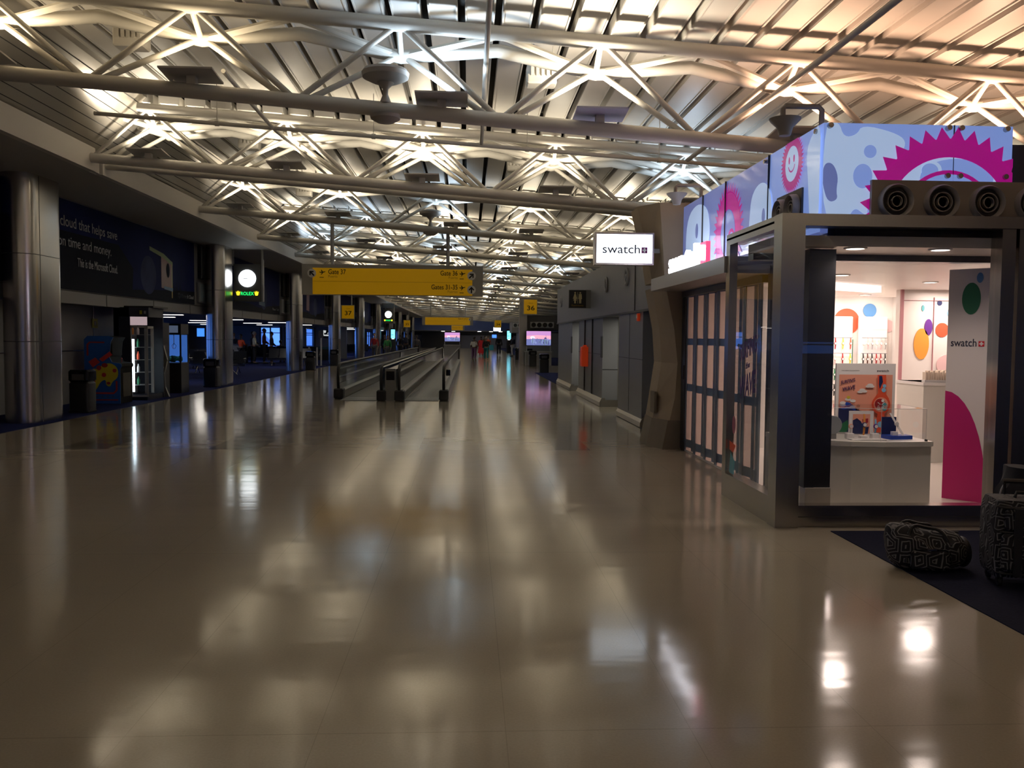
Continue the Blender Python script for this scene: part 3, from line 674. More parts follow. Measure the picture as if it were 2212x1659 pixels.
balustrade(-1.94, .44, 21.4, 57, 'double glass balustrade in the middle of the moving walkway', True)
b = balustrade(-.62, 0, 21.6, 55, 'rightmost glass balustrade of the moving walkway beside the open floor')
MB().rbox(.05, .28, .62, .16, .42, .78, .02, 3).build('button_box', BLACKG, b)
RIB = mat('walkway_rib', (.03, .03, .03), .4)
for x0, x1, l in ((-3.19, -2.29, 'dark ribbed moving walkway belt, the left one of two'), (-1.59, -.75, 'dark ribbed moving walkway belt, the right one of two')):
    t = thing('walkway_belt', l, 'moving walkway', ((x0+x1)/2, 22.0, 0), 0, 'moving walkway belts'); w = (x1-x0)/2
    MB().box(-w, .25, .0, w, 35, .012).build('belt', RIB, t, smooth=False)
    m = MB()
    for k in range(22): xx = -w+.02+k*(2*w-.04)/21; m.box(xx-.006, .6, .012, xx+.006, 34.8, .018)
    m.build('rib', DGREY, t, smooth=False)
    MB().box(-w, -.45, 0, w, .27, .010).build('comb_plate', DGREY, t, smooth=False)
# ------------------------------------------------------------------ right: rest-room block
def zw(x): return 3.26
mb = MB()
mb.box(3.08, 15.1, 2.1, 7.5, 30, 3.27); mb.box(3.08, 13.36, 2.1, 4.25, 15.1, 3.27)
struct(mb.build('wall_restroom', WALLG, smooth=False))
for b_ in ((3.10, 15.25, .0, 3.6, 17.7, 2.1), (3.13, 20.05, 0, 4.9, 24.4, 2.1), (3.13, 26, 0, 4.9, 30, 2.1), (4.9, 15.1, 0, 7.5, 30, 2.1), (3.62, 13.4, 0, 4.2, 15.25, 2.1)): slab('wall_restroom', mat('wall_panel', (.235, .24, .255), .4, noise=.03, nscale=2), *b_)
mb = MB()
for a, b_ in ((15.22, 17.73), (20.02, 24.43), (25.97, 30.02)):
    mb.prism([(3.07, .01), (3.07, .10), (3.12, .2), (3.2, .2), (3.2, .01)], 'y', a, b_)
mb.box(3.1, 19.98, 0, 4.9, 20.05, .16); mb.box(3.1, 25.93, 0, 4.9, 26, .16)
struct(mb.build('baseboard_right', STEEL, smooth=False))
mb = MB()
for z in (1.22,): mb.box(3.095, 15.25, z, 3.105, 17.7, z+.012); mb.box(3.122, 20.05, z, 3.132, 24.4, z+.012); mb.box(3.13, 20.04, z-.35, 4.9, 20.052, z-.338)
for y in (16.5, 21.6, 23): mb.box(3.094, y, .2, 3.131 if y > 20 else 3.102, y+.012, 2.1)
mb.box(3.065, 15.9, 2.1, 3.08, 15.93, 3.27); mb.box(3.06, 13.36, 2.08, 3.09, 30, 2.12)
struct(mb.build('trim_4', DGREY, smooth=False))
slab('wall_restroom', mat('recess_olive', (.27, .26, .20), .45), 3.5, 20.03, .16, 4.9, 20.05, 2.1)
for x, y, l in ((3.8, 18.9, 'nearer'), (3.9, 25.2, 'farther')):
    t = thing('ceiling_light', 'small square ceiling light in the %s rest-room passage' % l, 'light fixture', (x, y, 2.1), 0, 'rest-room passage lights'); MB().box(-.12, -.12, -.015, .12, .12, 0).build('lens', CEILL, t, smooth=False)
    lamp('AREA', 'passage_lamp', (0, 0, -.03), 9, (1, .95, .80), t, .22, (0, 0, -1))
# round diffusers on the wall band
for y, l in ((19.2, 'round white air nozzle on the grey wall band nearer the rest-room sign'), (16.7, 'round white air nozzle on the grey wall band nearer the pillar'), (28.6, 'round white air nozzle on the grey wall band at its far end')):
    t = thing('air_nozzle', l, 'vent', (3.08, y, 2.80)); 
    MB().lathe((0, 0, 0), [(.0, 0), (.17, 0), (.18, -.03), (.15, -.05), (.12, -.03), (.12, -.005), (0, -.005)], 26, 'x').build('ring', LGREY, t); MB().lathe((0, 0, 0), [(0, -.04), (.05, -.05), (.06, -.03), (.05, -.01), (0, -.01)], 16, 'x').build('core', GREY, t)
t = thing('restroom_sign', 'black rest-room blade sign with two pale figures on the grey wall', 'sign', (3.08, 21.8, 2.36))
MB().box(-.56, -.04, 0, 0, .04, .46).build('housing', GREY, t, smooth=False); MB().box(-.55, -.05, .01, -.12, -.039, .45).build('face', BLACK, t, smooth=False)
FIG = mat('sign_fig', (.55, .47, .25), .5)
for cx, dress in ((-.40, True), (-.27, False)):
    m = MB(); m.lathe((cx, -.052, .385), [(0, -.006), (.022, -.006), (.022, .004), (0, .004)], 14, 'y')
    if dress: m.prism([(cx-.02, .355), (cx-.055, .23), (cx-.025, .24), (cx-.045, .19), (cx-.02, .19), (cx-.02, .12), (cx+.02, .12), (cx+.02, .19), (cx+.045, .19), (cx+.025, .24), (cx+.055, .23), (cx+.02, .355)], 'y', -.058, -.05)
    else: m.prism([(cx-.035, .355), (cx-.045, .23), (cx-.028, .23), (cx-.025, .12), (cx-.003, .12), (cx, .22), (cx+.003, .12), (cx+.025, .12), (cx+.028, .23), (cx+.045, .23), (cx+.035, .355)], 'y', -.058, -.05)
    m.build('figure', FIG, t, smooth=False)
MB().box(-.335-.004, -.056, .12, -.335+.004, -.05, .41).build('divider', FIG, t, smooth=False)
text('Restrooms', .30, (-.335, -.05, .07), (1, 0, 0), UP, SIGNT2, .004, 'lettering', t, .045)
t = thing('fire_cabinet', 'red-orange fire extinguisher cabinet on the grey wall', 'cabinet', (3.13, 22.6, .86))
RO = mat('fire_red', (.62, .06, .015), .45, emit=(.6, .05, .01), es=.12)
MB().rbox(-.17, -.17, 0, 0, .17, .52, .02, 3).build('case', RO, t); MB().box(-.178, -.13, .05, -.168, .13, .42).build('door', RO, t, smooth=False); MB().rbox(-.12, -.05, .52, -.02, .05, .565, .02, 3).build('alarm', RO, t)
t = thing('fire_strobe', 'small red fire alarm strobe on the grey wall by the drinking fountains', 'alarm', (3.10, 15.55, 1.92)); MB().rbox(-.05, -.05, 0, 0, .05, .14, .012, 3).build('case', RO, t); MB().rbox(-.065, -.025, .05, -.048, .025, .11, .005, 2).build('lens', WDISC, t)
for i, (z, l) in enumerate(((.86, 'steel drinking fountain in the recess, the higher one'), (.62, 'steel drinking fountain in the recess, the lower one'))):
    t = thing('drinking_fountain', l, 'drinking fountain', (3.6, 14.5, z-.25), -PI/2, 'drinking fountains in the recess'); dx = 0 if i == 0 else .5
    MB().rbox(-.2+dx, -.36, .12, .2+dx, 0, .25, .05, 4).build('basin', STEEL, t); MB().path([(dx, -.28, .25), (dx, -.28, .32), (dx, -.25, .35), (dx, -.22, .34)], .014, 8).build('spout', STEEL, t); MB().rbox(-.14+dx, -.16, -.1, .14+dx, 0, .12, .03, 3).build('cover', STEELD, t)
for y, s_ in ((20.02, 1), (25.95, 1)):
    t = tag(MB().rbox(3.105, y+.02, 1.15, 3.14, y+.2, 1.65, .01, 2).build('door_sign', DGREY), 'small dark plaque at the rest-room doorway edge, %s one' % ('nearer' if y < 22 else 'farther'), 'sign')
# ------------------------------------------------------------------ stone pillar
t = thing('flared_pillar', 'tan faceted pillar flaring at the base, left of the shop gate', 'pillar', (0, 0, 0))
def pr(z, xl, xc, yf, yb, fx): return [(xl, yb, z), (xl+fx, yf, z), (3.14, yf, z), (3.14, yb, z)]
# left face (towards the hall) and a front face; outline narrows at mid height then leans out
lev = [(.0, 2.72, .12), (.42, 2.78, .12), (.75, 2.83, .14), (1.25, 2.90, .1), (1.75, 2.86, .08), (2.35, 2.74, .07)]
MB().loft([[(x+.0, 13.35, z), (x-.02, 12.75, z), (x+f+.02, 12.32, z), (3.16, 12.32, z), (3.16, 13.35, z)] for z, x, f in lev[1:]]).build('shaft', [STONE], t, smooth=False)
MB().loft([[(x+.0, 13.35, z), (x-.02, 12.75, z), (x+f+.02, 12.3, z), (3.17, 12.3, z), (3.17, 13.35, z)] for z, x, f in ((0, 2.69, .1), (.42, 2.77, .1))]).build('plinth', STONED, t, smooth=False)
lev2 = [(2.43, 2.74, .07), (2.9, 2.66, .12), (3.55, 2.50, .22)]
MB().loft([[(x, 13.35, z), (x-.02, 12.75, z), (x+f, 12.32, z), (3.16, 12.32, z), (3.16, 13.35, z)] for z, x, f in lev2]).build('head', STONE, t, smooth=False)
MB().box(2.755, 12.62, .5, 2.79, 12.9, .82).build('vent_plate', STONED, t, smooth=False)
# ------------------------------------------------------------------ the shop
XS = 3.12
mb = MB(); mb.box(2.7, 7.2, .0, 9, 8.7, .03); mb.box(3.1, 8.7, .0, 9, 14.8, .03); struct(mb.build('floor', SHOPF, smooth=False))
# shop walls, ceiling and parapet
mb = MB(); mb.box(4.25, 14.8, 0, 9.2, 15.0, 2.4); mb.box(4.25, 12.32, 0, 4.35, 14.8, 2.36); mb.box(9, 7.2, 0, 9.2, 14.8, 2.4); struct(mb.build('wall_shop', SHOPW, smooth=False))
mb = MB(); mb.box(6.38, 12.5, 0, 9, 12.62, 2.36); mb.box(7.42, 12.6, 0, 7.52, 14.8, 2.36); struct(mb.build('wall_shop', SHOPW, smooth=False))
mb = MB(); mb.box(3.1, 8.15, 2.36, 9.2, 15, 2.5); mb.box(2.66, 7.32, 2.41, 5.6, 8.15, 2.5); struct(mb.build('ceiling', SHOPW, smooth=False))
mb = MB(); mb.box(2.66, 8.0, 2.35, 9.2, 8.15, 2.42); struct(mb.build('trim_5', STEELD, smooth=False))
slab('wall_parapet', DGREY, 3.23, 7.52, 2.5, 9.2, 7.62, 3.35); slab('wall_parapet', DGREY, 3.16, 7.52, 2.5, 3.22, 12.3, 3.4); slab('wall_parapet', DGREY, 3.23, 12.2, 2.5, 9.2, 12.3, 3.2)
slab('wall_shop', SHOPW, 3.17, 12.3, 0, 4.3, 12.4, 2.4)
# windows of the shop: front and side
def frame(n, members, panes, m=STEEL):
    o = MB()
    for b_ in members: o.box(*b_)
    w = struct(o.build('window_%d' % n, m, smooth=False))
    for p in panes:
        if p[3]-p[0] < .02: g = MB().add([(p[0], p[1], p[2]), (p[0], p[4], p[2]), (p[0], p[4], p[5]), (p[0], p[1], p[5])], [(0, 1, 2, 3)])
        else: g = MB().add([(p[0], p[1], p[2]), (p[3], p[1], p[2]), (p[3], p[1], p[5]), (p[0], p[1], p[5])], [(0, 1, 2, 3)])
        g.build('pane', GL, w, smooth=False)
    return w
w1 = frame(1, [(2.61, 7.13, 0, 2.81, 7.32, 2.66), (2.81, 7.14, 2.56, 5.7, 7.32, 2.66), (2.81, 7.17, 0, 5.7, 7.34, .175), (4.53, 7.16, .175, 4.65, 7.32, 2.56), (4.68, 7.16, 0, 4.84, 7.32, 2.56), (5.5, 7.15, 0, 5.7, 7.32, 2.6)],
      [(2.8, 7.25, .17, 4.52, 7.25, 2.57), (4.84, 7.25, .17, 5.5, 7.25, 2.57)])
MB().box(2.81, 7.145, .175, 4.6, 7.28, .19).build('sill', mat('bright_steel', (.7, .66, .62), .18, 1), w1, smooth=False)
MB().box(2.81, 7.165, .085, 5.7, 7.17, .092).build('joint', LINE, w1, smooth=False)
w2_ = frame(2, [(2.62, 8.60, 0, 2.70, 8.72, 2.66), (2.62, 7.32, 2.55, 2.76, 8.6, 2.66), (2.62, 7.32, 0, 2.75, 8.6, .24), (2.62, 7.32, 2.6, 5.7, 8.72, 2.62)], [(2.66, 7.32, .24, 2.66, 8.6, 2.56)])
frame(20, [(2.98, 7.45, .29, 3.07, 7.6, 2.40), (3.07, 7.46, .29, 3.22, 7.54, 2.40)], [], STEELD)
struct(MB().box(2.99, 7.44, .03, 3.22, 7.56, .29).build('baseboard_shop', SHOPW, smooth=False))
frame(21, [(2.70, 8.64, 0, 3.12, 8.70, .1), (3.08, 8.70, 0, 3.16, 8.78, 2.36), (3.08, 12.15, 0, 3.16, 12.3, 2.2), (3.06, 8.9, 2.2, 3.16, 12.3, 2.36)], [(2.70, 8.67, .1, 3.06, 8.67, 2.36)], STEELD)
# decals on the side glass (facing the hall)
t = thing('window_decal', 'dark purple Surfing the Wave lettering on the side shop window', 'decal', (2.652, 0, 0))
for body, z, w_, h_ in (('SURFING', 1.52, .50, .17), ('the', 1.36, .12, .06), ('WAVE', 1.17, .48, .22)):
    text(body, w_, (-.004, 8.05, z), (0, -1, .22), (0, -.0, 1), mat('decal_purple', (.07, .03, .16), .5), .002, 'lettering', t, h_, .03)
t = thing('window_decal', 'pink flower and orange and teal shell sticker low on the side shop window', 'decal', (2.652, 0, 0))
a = ART((-.002, 8.58, .25), (0, -1, 0), (0, 0, 1), .5, .9, (-1, 0, 0))
a.put([circ(.14, .50, .055, .09)], col('decalpink', (.45, .12, .16))); a.put([[(.02, .24), (.14, .22), (.22, .30), (.02, .33)]], REDO)
for k in range(6): a.put([[(.02+.03*k, .02), (.05+.03*k, .0), (.10+.025*k, .20-.01*k), (.06+.025*k, .22-.012*k)]], TEAL if k % 2 else col('decalteal', (.25, .5, .5)))
a.build('print', t)
# folding security gate
t = thing('folding_gate', 'folding shop security gate of grey slats with clear pink-lit panels', 'gate', (XS, 0, .03))
SLT = mat('gate_slat', (.22, .27, .34), .35, .6)
GLP = mat('gate_clear', (.45, .36, .34), .3, emit=(.8, .5, .42), es=.0)
_m = bpy.data.materials.new('gate_panel'); _m.use_nodes = True; _n = _m.node_tree; _n.nodes.clear()
_o = _n.nodes.new('ShaderNodeOutputMaterial'); _x = _n.nodes.new('ShaderNodeMixShader'); _x.inputs[0].default_value = .6
_t = _n.nodes.new('ShaderNodeBsdfTransparent'); _t.inputs[0].default_value = (.5, .42, .40, 1); _l = _n.nodes.new('ShaderNodeBsdfTranslucent'); _l.inputs[0].default_value = (.32, .25, .23, 1)
_n.links.new(_t.outputs[0], _x.inputs[1]); _n.links.new(_l.outputs[0], _x.inputs[2]); _n.links.new(_x.outputs[0], _o.inputs[0]); MATS['gate_panel'] = _m
for k in range(13):
    y = 9.05+k*.255; dx = .02 if k % 2 else -.02
    MB().box(dx-.012, y-.04, 0, dx+.012, y+.04, 2.2).build('slat', SLT, t, smooth=False)
for k in range(12):
    y = 9.05+k*.255; d0 = .02 if k % 2 else -.02; d1 = -d0
    m = MB()
    for z0, z1 in ((.0, .04), (.15, .84), (.94, 1.49), (1.58, 2.16)): m.add([(d0, y+.035, z0), (d1, y+.22, z0), (d1, y+.22, z1), (d0, y+.035, z1)], [(0, 1, 2, 3)])
    m.build('clear_panel', MATS['gate_panel'], t, smooth=False)
for z0, z1 in ((.04, .15), (.84, .94), (1.49, 1.58), (2.16, 2.2)):
    m = MB(); pl_ = [((.02 if k % 2 else -.02), 9.05+k*.255) for k in range(13)]
    m.loft([[(x_-.004, y_, z0), (x_+.004, y_, z0), (x_+.004, y_, z1), (x_-.004, y_, z1)] for x_, y_ in pl_]); m.build('cross_band', SLT, t, smooth=False)
MB().box(-.05, 12.1, 0, -.0, 12.3, 2.15).build('end_jamb', STEELD, t, smooth=False); MB().box(-.07, 12.12, 1.0, -.05, 12.18, 1.2).build('lock', BLACK, t, smooth=False)
# canopy ledge, its glowing letters
t = thing('canopy_ledge', 'pale metal canopy ledge above the folding shop gate', 'canopy', (2.6, 8.72, 2.28)); MB().box(0, 0, 0, .52, 3.54, .17).build('ledge', mat('ledge_metal', (.45, .45, .45), .35, .6), t, smooth=False)
t = thing('channel_letters', 'glowing white raised shop name letters with red cross on the canopy ledge', 'sign', (2.72, 9.66, 2.45))
text('swatch', 1.5, (0, .30, .15), (0, -1, 0), UP, LETW, .06, 'lettering', t, .27, .02, align='RIGHT')
plus_logo(t, (0, .13, .14), (0, -1, 0), UP, .24, LETR, LETW, .05)
t = thing('hanging_sign', 'white illuminated rectangular shop sign projecting from the tan pillar', 'sign', (0, 12.45, 0))
MB().box(1.80, -.09, 2.66, 2.655, .09, 3.12).build('case', STEEL, t, smooth=False); MB().box(1.825, -.10, 2.685, 2.63, -.088, 3.095).build('face', SGN, t, smooth=False)
text('swatch', .54, (1.91, -.1, 2.885), (1, 0, 0), UP, NAVYT, .003, 'lettering', t, .125, .004, align='LEFT'); plus_logo(t, (2.515, -.1, 2.87), (1, 0, 0), UP, .085, mat('logo_plum', (.18, .0, .12), .5), WDISC, .003)
MB().box(2.6, -.03, 2.84, 2.86, .03, 2.90).build('arm', GREY, t, smooth=False)
# lightbox fascia: front panel and side panel
XC = 3.05; YC = 7.39; ZT = 3.475; ZB_ = 2.665
t = thing('lightbox_fascia', 'backlit blue shop fascia with magenta gears, facing the viewer', 'sign', (0, 0, 0), 0, 'backlit fascia panels over the shop')
W = 4.73-XC; H = ZT-ZB_
MB().box(XC, YC, ZB_, 4.73, YC+.1, ZT).build('panel', LBX, t, smooth=False)
def S(px, py): return ((px-1778)/1860*YC*1.005, (468-py)/1860*YC*1.005+.0)   # picture offsets on the flat panel turned to metres
a = ART((XC, YC-.001, ZB_), (1, 0, 0), UP, W, H, (0, -1, 0))
pw = lambda pts: [tuple(v) for v in smooth_pts([Vector(S(*p)) for p in pts], 2, True)]
a.put([pw([(1778, 262), (1810, 262), (1822, 296), (1850, 290), (1862, 268), (1930, 282), (1962, 300), (1950, 330), (1900, 400), (1878, 440), (1880, 475), (1830, 470), (1778, 475)])], LBXW)
a.put([circ(*S(1881, 325), .056), circ(*S(1866, 378), .085, .105)], LBX); a.put([pw([(1783, 350), (1800, 352), (1812, 380), (1808, 410), (1812, 430), (1790, 436), (1778, 400), (1776, 370)])], LBX2)
a.put([pw([(1835, 470), (1850, 445), (1870, 460), (1900, 475)])], LBX)
cx, cz = S(2057, 470); R1 = .62
a.put([circ(cx, cz, .56, n=48)], LBXW); a.put([circ(*S(2075, 380), .33, .17)], LBX); a.put([circ(*S(2018, 362), .09, .075)], LBXW); a.put([circ(*S(2014, 364), .075, .062)], LBX)
a.put(a.ring(cx, cz, .395, .43), LBXM); a.put([circ(cx, cz, .396, n=40)], LBX)
a.put(a.gear(cx, cz, .54, .70, .80, 34), LBXM)
a.build('print', t)
for px in (1790, 2052, 2080, 2182):
    for pz in (272, 375):
        if px == 1790 and pz > 300: continue
        u, v = S(px, pz); MB().lathe((XC+u, YC-.01, ZB_+v), [(0, -.03), (.022, -.03), (.024, -.02), (.024, .02), (0, .02)], 18, 'y').build('standoff_bolt', STEEL, t)
MB().box(XC+S(2066, 0)[0]-.002, YC-.016, ZB_+.3, XC+S(2066, 0)[0]+.002, YC, ZT).build('panel_joint', LINE, t, smooth=False)
t = thing('lightbox_fascia', 'backlit blue shop fascia with magenta gears, running along the hall side', 'sign', (0, 0, 0), 0, 'backlit fascia panels over the shop')
Y1 = 12.25
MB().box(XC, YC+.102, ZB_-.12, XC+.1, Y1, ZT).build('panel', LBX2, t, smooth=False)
a = ART((XC-.001, Y1, ZB_-.12), (0, -1, 0), UP, Y1-YC-.02, H+.12, (-1, 0, 0))
W2 = Y1-YC; h2 = H+.12
def Q(y, z): return (Y1-y, z-(ZB_-.12))
a.put([[Q(8.75, ZB_-.12), Q(8.7, ZT), Q(YC, ZT), Q(YC, ZB_-.12)]], LBX); 
a.put([[tuple(v) for v in smooth_pts([Vector(Q(*p)) for p in ((12.1, 2.9), (12.0, 3.3), (11.5, 3.42), (11.0, 3.3), (10.85, 3.0), (10.95, 2.75), (11.3, 2.95), (11.35, 2.5), (11.9, 2.5), (12.0, 2.7))], 2, True)]], LBXW)
a.put([circ(*Q(11.5, 3.05), .07, .1), circ(*Q(11.45, 2.78), .07, .09)], LBX2)
a.put(a.gear(*Q(10.1, 2.85), .28, .48, .60, 40), LBXM); a.put([circ(*Q(10.1, 2.85), .27)], LBX2); a.put(a.ring(*Q(9.95, 2.75), .10, .14, 1, 24, 0, PI), LBXM)
a.put([[tuple(v) for v in smooth_pts([Vector(Q(*p)) for p in ((9.35, 2.6), (9.3, 2.9), (9.25, 3.15), (9.0, 3.25), (8.75, 3.2), (8.6, 3.0), (8.6, 2.55), (8.9, 2.75), (9.1, 2.5))], 2, True)]], LBXW)
a.put([circ(*Q(8.85, 2.88), .05, .08)], LBX2)
a.put(a.gear(*Q(8.08, 3.26), .16, .24, .29, 44), LBXM); a.put([circ(*Q(8.08, 3.26), .165)], LBXW); a.put(a.ring(*Q(8.08, 3.27), .075, .09, 1, 20, PI*1.1, PI*1.9), LBXM)
a.put([circ(*Q(8.14, 3.30), .02, .035), circ(*Q(8.02, 3.30), .02, .035)], LBXM)
a.put([[tuple(v) for v in smooth_pts([Vector(Q(*p)) for p in ((7.72, 3.3), (7.6, 3.42), (YC, 3.5), (YC, 2.6), (7.6, 2.6), (7.66, 3.0))], 2, True)]], LBXW)
a.build('print', t)
for y in (8.72, 10.2, 11.2): MB().box(XC-.022, y-.003, ZB_-.1, XC, y+.003, ZT).build('panel_joint', LINE, t, smooth=False)
for y in (7.5, 8.8): MB().lathe((XC-.01, y, ZT-.05), [(0, -.03), (.022, -.03), (.024, .02), (0, .02)], 18, 'x').build('standoff_bolt', STEEL, t)
# air diffuser boxes
DIFF = mat('diffuser_tan', (.30, .26, .22), .5); DIFR = mat('diffuser_ring', (.36, .33, .30), .4)
def nozzle(parent, c, axis, r=.155):
    s_ = -1
    n_ = MB().lathe(c, [(r*.80, .05*0), (r*.84, s_*.05), (r*.93, s_*.065), (r, s_*.045), (r*1.03, 0), (r*.8, 0)], 36, axis).build('nozzle', DIFR, parent)
    MB().lathe(c, [(0, s_*.002), (r*.82, s_*.002), (r*.82, s_*.012), (0, s_*.012)], 30, axis).build('throat', BLACKR, n_)
    for q in (.28, .52): MB().lathe(c, [(r*q, s_*.012), (r*q, s_*.045), (r*q+.007, s_*.045), (r*q+.007, s_*.012)], 30, axis).build('vane', GREY2, n_)
t = thing('air_diffuser', 'tan air diffuser box with round nozzles under the front shop fascia', 'vent', (0, 0, 0), 0, 'air diffusers over the shop')
MB().box(3.46, 7.33, 2.665, 5.7, YC-.022, 2.985).build('housing', DIFF, t, smooth=False)
for k in range(5): nozzle(t, (3.665+k*.405, 7.33, 2.80), 'y', .148)
t = thing('air_diffuser', 'small air diffuser box with two round nozzles in the side fascia', 'vent', (0, 0, 0), 0, 'air diffusers over the shop')
MB().box(XC-.03, 7.78, 2.662, XC-.012, 8.42, 2.99).build('housing', DGREY, t, smooth=False)
for y in (7.94, 8.25): nozzle(t, (XC-.03, y, 2.82), 'x', .13)
# ------------------------------------------------------------------ inside the shop
for i, (x, y, z, l) in enumerate(((3.37, 7.42, 2.41, 'shop window recess, left of two'), (4.14, 7.43, 2.41, 'shop window recess, right of two'), (4.3, 9.8, 2.36, 'shop ceiling just behind the front window'), (5.9, 10.8, 2.36, 'shop ceiling near the cash desk'),
        (5.9, 13.9, 2.36, 'shop ceiling before the watch wall, left'), (6.5, 13.9, 2.36, 'shop ceiling before the watch wall, middle'), (7.0, 12.0, 2.36, 'shop ceiling before the dotted wall, left'), (7.9, 12.0, 2.36, 'shop ceiling before the dotted wall, right'), (5.2, 12.2, 2.36, 'shop ceiling above the shop aisle'))):
    t = thing('downlight', 'recessed round downlight in the '+l, 'light fixture', (x, y, z), 0, 'shop downlights')
    MB().lathe((0, 0, 0), [(0, -.006), (.075, -.006), (.075, .0), (0, .0)], 20).build('lens', DOWNL, t); MB().lathe((0, 0, 0), [(.075, 0), (.078, -.012), (.095, -.01), (.1, 0)], 20).build('rim', WHT, t)
    lamp('SPOT' if y < 8 else 'AREA', 'downlight_lamp', (0, 0, -.03), 22 if y < 8 else 13, (1, .80, .70), t, .11 if y < 8 else .32, (0, 0, -1), 150 if y < 8 else None)
t = thing('track_beam', 'angled glowing cove beam in the shop ceiling', 'light fixture', (4.8, 11.2, 2.27)); MB().prism([(-.9, -.5), (-.75, -.6), (.9, .5), (.8, .6)], 'z', 0, .09).build('beam', mat('cove', (.9, .85, .8), .5, emit=(1, .8, .7), es=1.2), t, smooth=False)
# counter
t = thing('display_counter', 'white faceted display counter in the shop window', 'counter', (0, 0, .03))
cp = [(3.0, 8.5), (3.05, 8.05), (3.26, 7.82), (3.52, 7.70), (3.80, 7.66), (4.28, 7.72), (4.28, 8.5)]
MB().prism(cp, 'z', 0, .60).build('base', COUNT, t, smooth=False)
MB().prism([(x+(.012 if x > 3.7 else -.012), y-.012) for x, y in cp], 'z', .60, .645).build('top', COUNT, t, smooth=False)
t = thing('acrylic_case', 'clear acrylic case on the white display counter', 'display case', (0, 0, .675))
cc = [(3.06, 8.3), (3.10, 8.0), (3.34, 7.84), (3.80, 7.72), (4.25, 7.76), (4.25, 8.3)]; m = MB()
for (ax, ay), (bx, by) in zip(cc, cc[1:]): m.add([(ax, ay, 0), (bx, by, 0), (bx, by, .30), (ax, ay, .30)], [(0, 1, 2, 3)])
m.add([(x, y, .30) for x, y in cc], [tuple(range(6))]); m.build('shell', GLB, t, smooth=False)
m = MB()
for x, y in cc: m.tube((x, y, 0), (x, y, .30), .0022, 6)
m.path([(x, y, .30) for x, y in cc], .0022, 6); m.build('edge', mat('acrylic_edge', (.7, .68, .66), .2), t)
t = thing('promo_poster', 'framed Surfing the Wave watch poster standing on the display counter', 'poster', (3.63, 8.33, .675))
MB().box(0, 0, 0, .60, .025, .70).build('frame', WHT, t, smooth=False)
a = ART((.02, -.001, .02), (1, 0, 0), UP, .56, .66, (0, -1, 0))
a.put([[(.01, .0), (.55, 0), (.55, .57), (.01, .57)]], SALM)
a.put([[(.01, 0), (.14, 0), (.2, .1), (.26, .19), (.15, .27), (.05, .29), (.01, .27)]], NAVY); a.put([[tuple(v) for v in smooth_pts([Vector(p) for p in ((.02, .24), (.08, .31), (.16, .27), (.2, .19), (.13, .24), (.06, .22))], 2, True)]], COBALT)
for q in ((.03, .30), (.08, .335), (.13, .32)): a.put([circ(q[0]+.02, q[1]-.01, .03, .015)], WHT)
a.put([circ(.105, .345, .018, .014)], YELL)
a.put([[(.01, 0), (.09, 0), (.12, .05), (.1, .12), (.04, .08), (.01, .05)]], GREEN)
for cx, cz in ((.22, .40), (.26, .405), (.24, .42), (.30, .455), (.33, .455), (.315, .47)): a.put([circ(cx, cz, .03, .013)], WHT)
a.put([circ(.20, .245, .017, .022)], col('posterskin', (.45, .2, .12))); a.put([circ(.20, .262, .02, .012)], HAIR); a.put([[(.15, .17), (.17, .215), (.23, .215), (.265, .17)]], HAIR)
a.put([[(.385, .57), (.47, .57), (.475, .38), (.51, .33), (.35, .33), (.395, .39)]], REDO); a.put([[(.40, .56), (.43, .56), (.44, .50), (.41, .43), (.40, .47)]], NAVY); a.put([circ(.45, .42, .022), circ(.455, .46, .018)], SKYB)
a.put([circ(.425, .275, .095)], REDO); a.put([circ(.425, .275, .073)], SALM); a.put([circ(.415, .285, .055, .05)], DKRED); a.put([circ(.46, .255, .03, .04)], TEAL); a.put([circ(.40, .24, .02), circ(.44, .315, .015)], WHT)
a.put([[(.422, .275), (.43, .275), (.462, .30), (.458, .306)], [(.422, .275), (.43, .272), (.39, .30), (.386, .295)]], WHT); a.put([[(.36, 0), (.47, 0), (.46, .19), (.39, .19)]], REDO); a.put([circ(.42, .08, .03)], SKYB)
a.build('print', t)
text('SURFING', .145, (.115, -.012, .525), (1, 0, .22), UP, PURP, .001, 'lettering', t, .035, .02); text('WAVE', .13, (.125, -.012, .455), (1, 0, .22), UP, PURP, .001, 'lettering', t, .042, .02)
text('swatch', .12, (.47, -.002, .63), (1, 0, 0), UP, NAVYT, .001, 'wordmark', t, .022); text('THE NEW COLLECTION', .18, (.14, -.002, .63), (1, 0, 0), UP, GREY, .001, 'caption', t, .008)
def watch(name, l, loc, strap, face, h=.22, tilt=0, group=None, s=1):
    t = thing(name, l, 'watch', loc, 0, group)
    w = .011*s; st = MB(); n_ = 8
    st.loft([[(x, -.004-.012*math.sin(PI*k/n_), h*k/n_) for x in (-w*(.7+.3*math.sin(PI*k/n_)), w*(.7+.3*math.sin(PI*k/n_)))]+[(x, .0-.012*math.sin(PI*k/n_), h*k/n_) for x in (w*(.7+.3*math.sin(PI*k/n_)), -w*(.7+.3*math.sin(PI*k/n_)))] for k in range(n_+1)])
    st.build('strap', strap, t); MB().lathe((0, -.02, h*.5), [(0, -.006), (.020*s, -.006), (.023*s, .0), (.023*s, .008), (0, .008)], 20, 'y').build('case', strap if face is None else face, t)
    MB().lathe((0, -.0275, h*.5), [(0, -.001), (.016*s, -.001), (.016*s, .001), (0, .001)], 16, 'y').build('dial', WHT if face is not WHT else NAVY, t)
    return t
PL = (('white watch on a plinth in the acrylic case, left of the orange one', 3.59, WHT, SALM, .13), ('tall orange watch on a white plinth in the acrylic case', 3.72, ORNG, NAVY, .2), ('pale blue watch on a plinth in the acrylic case', 3.83, SKYB, VIOL, .13))
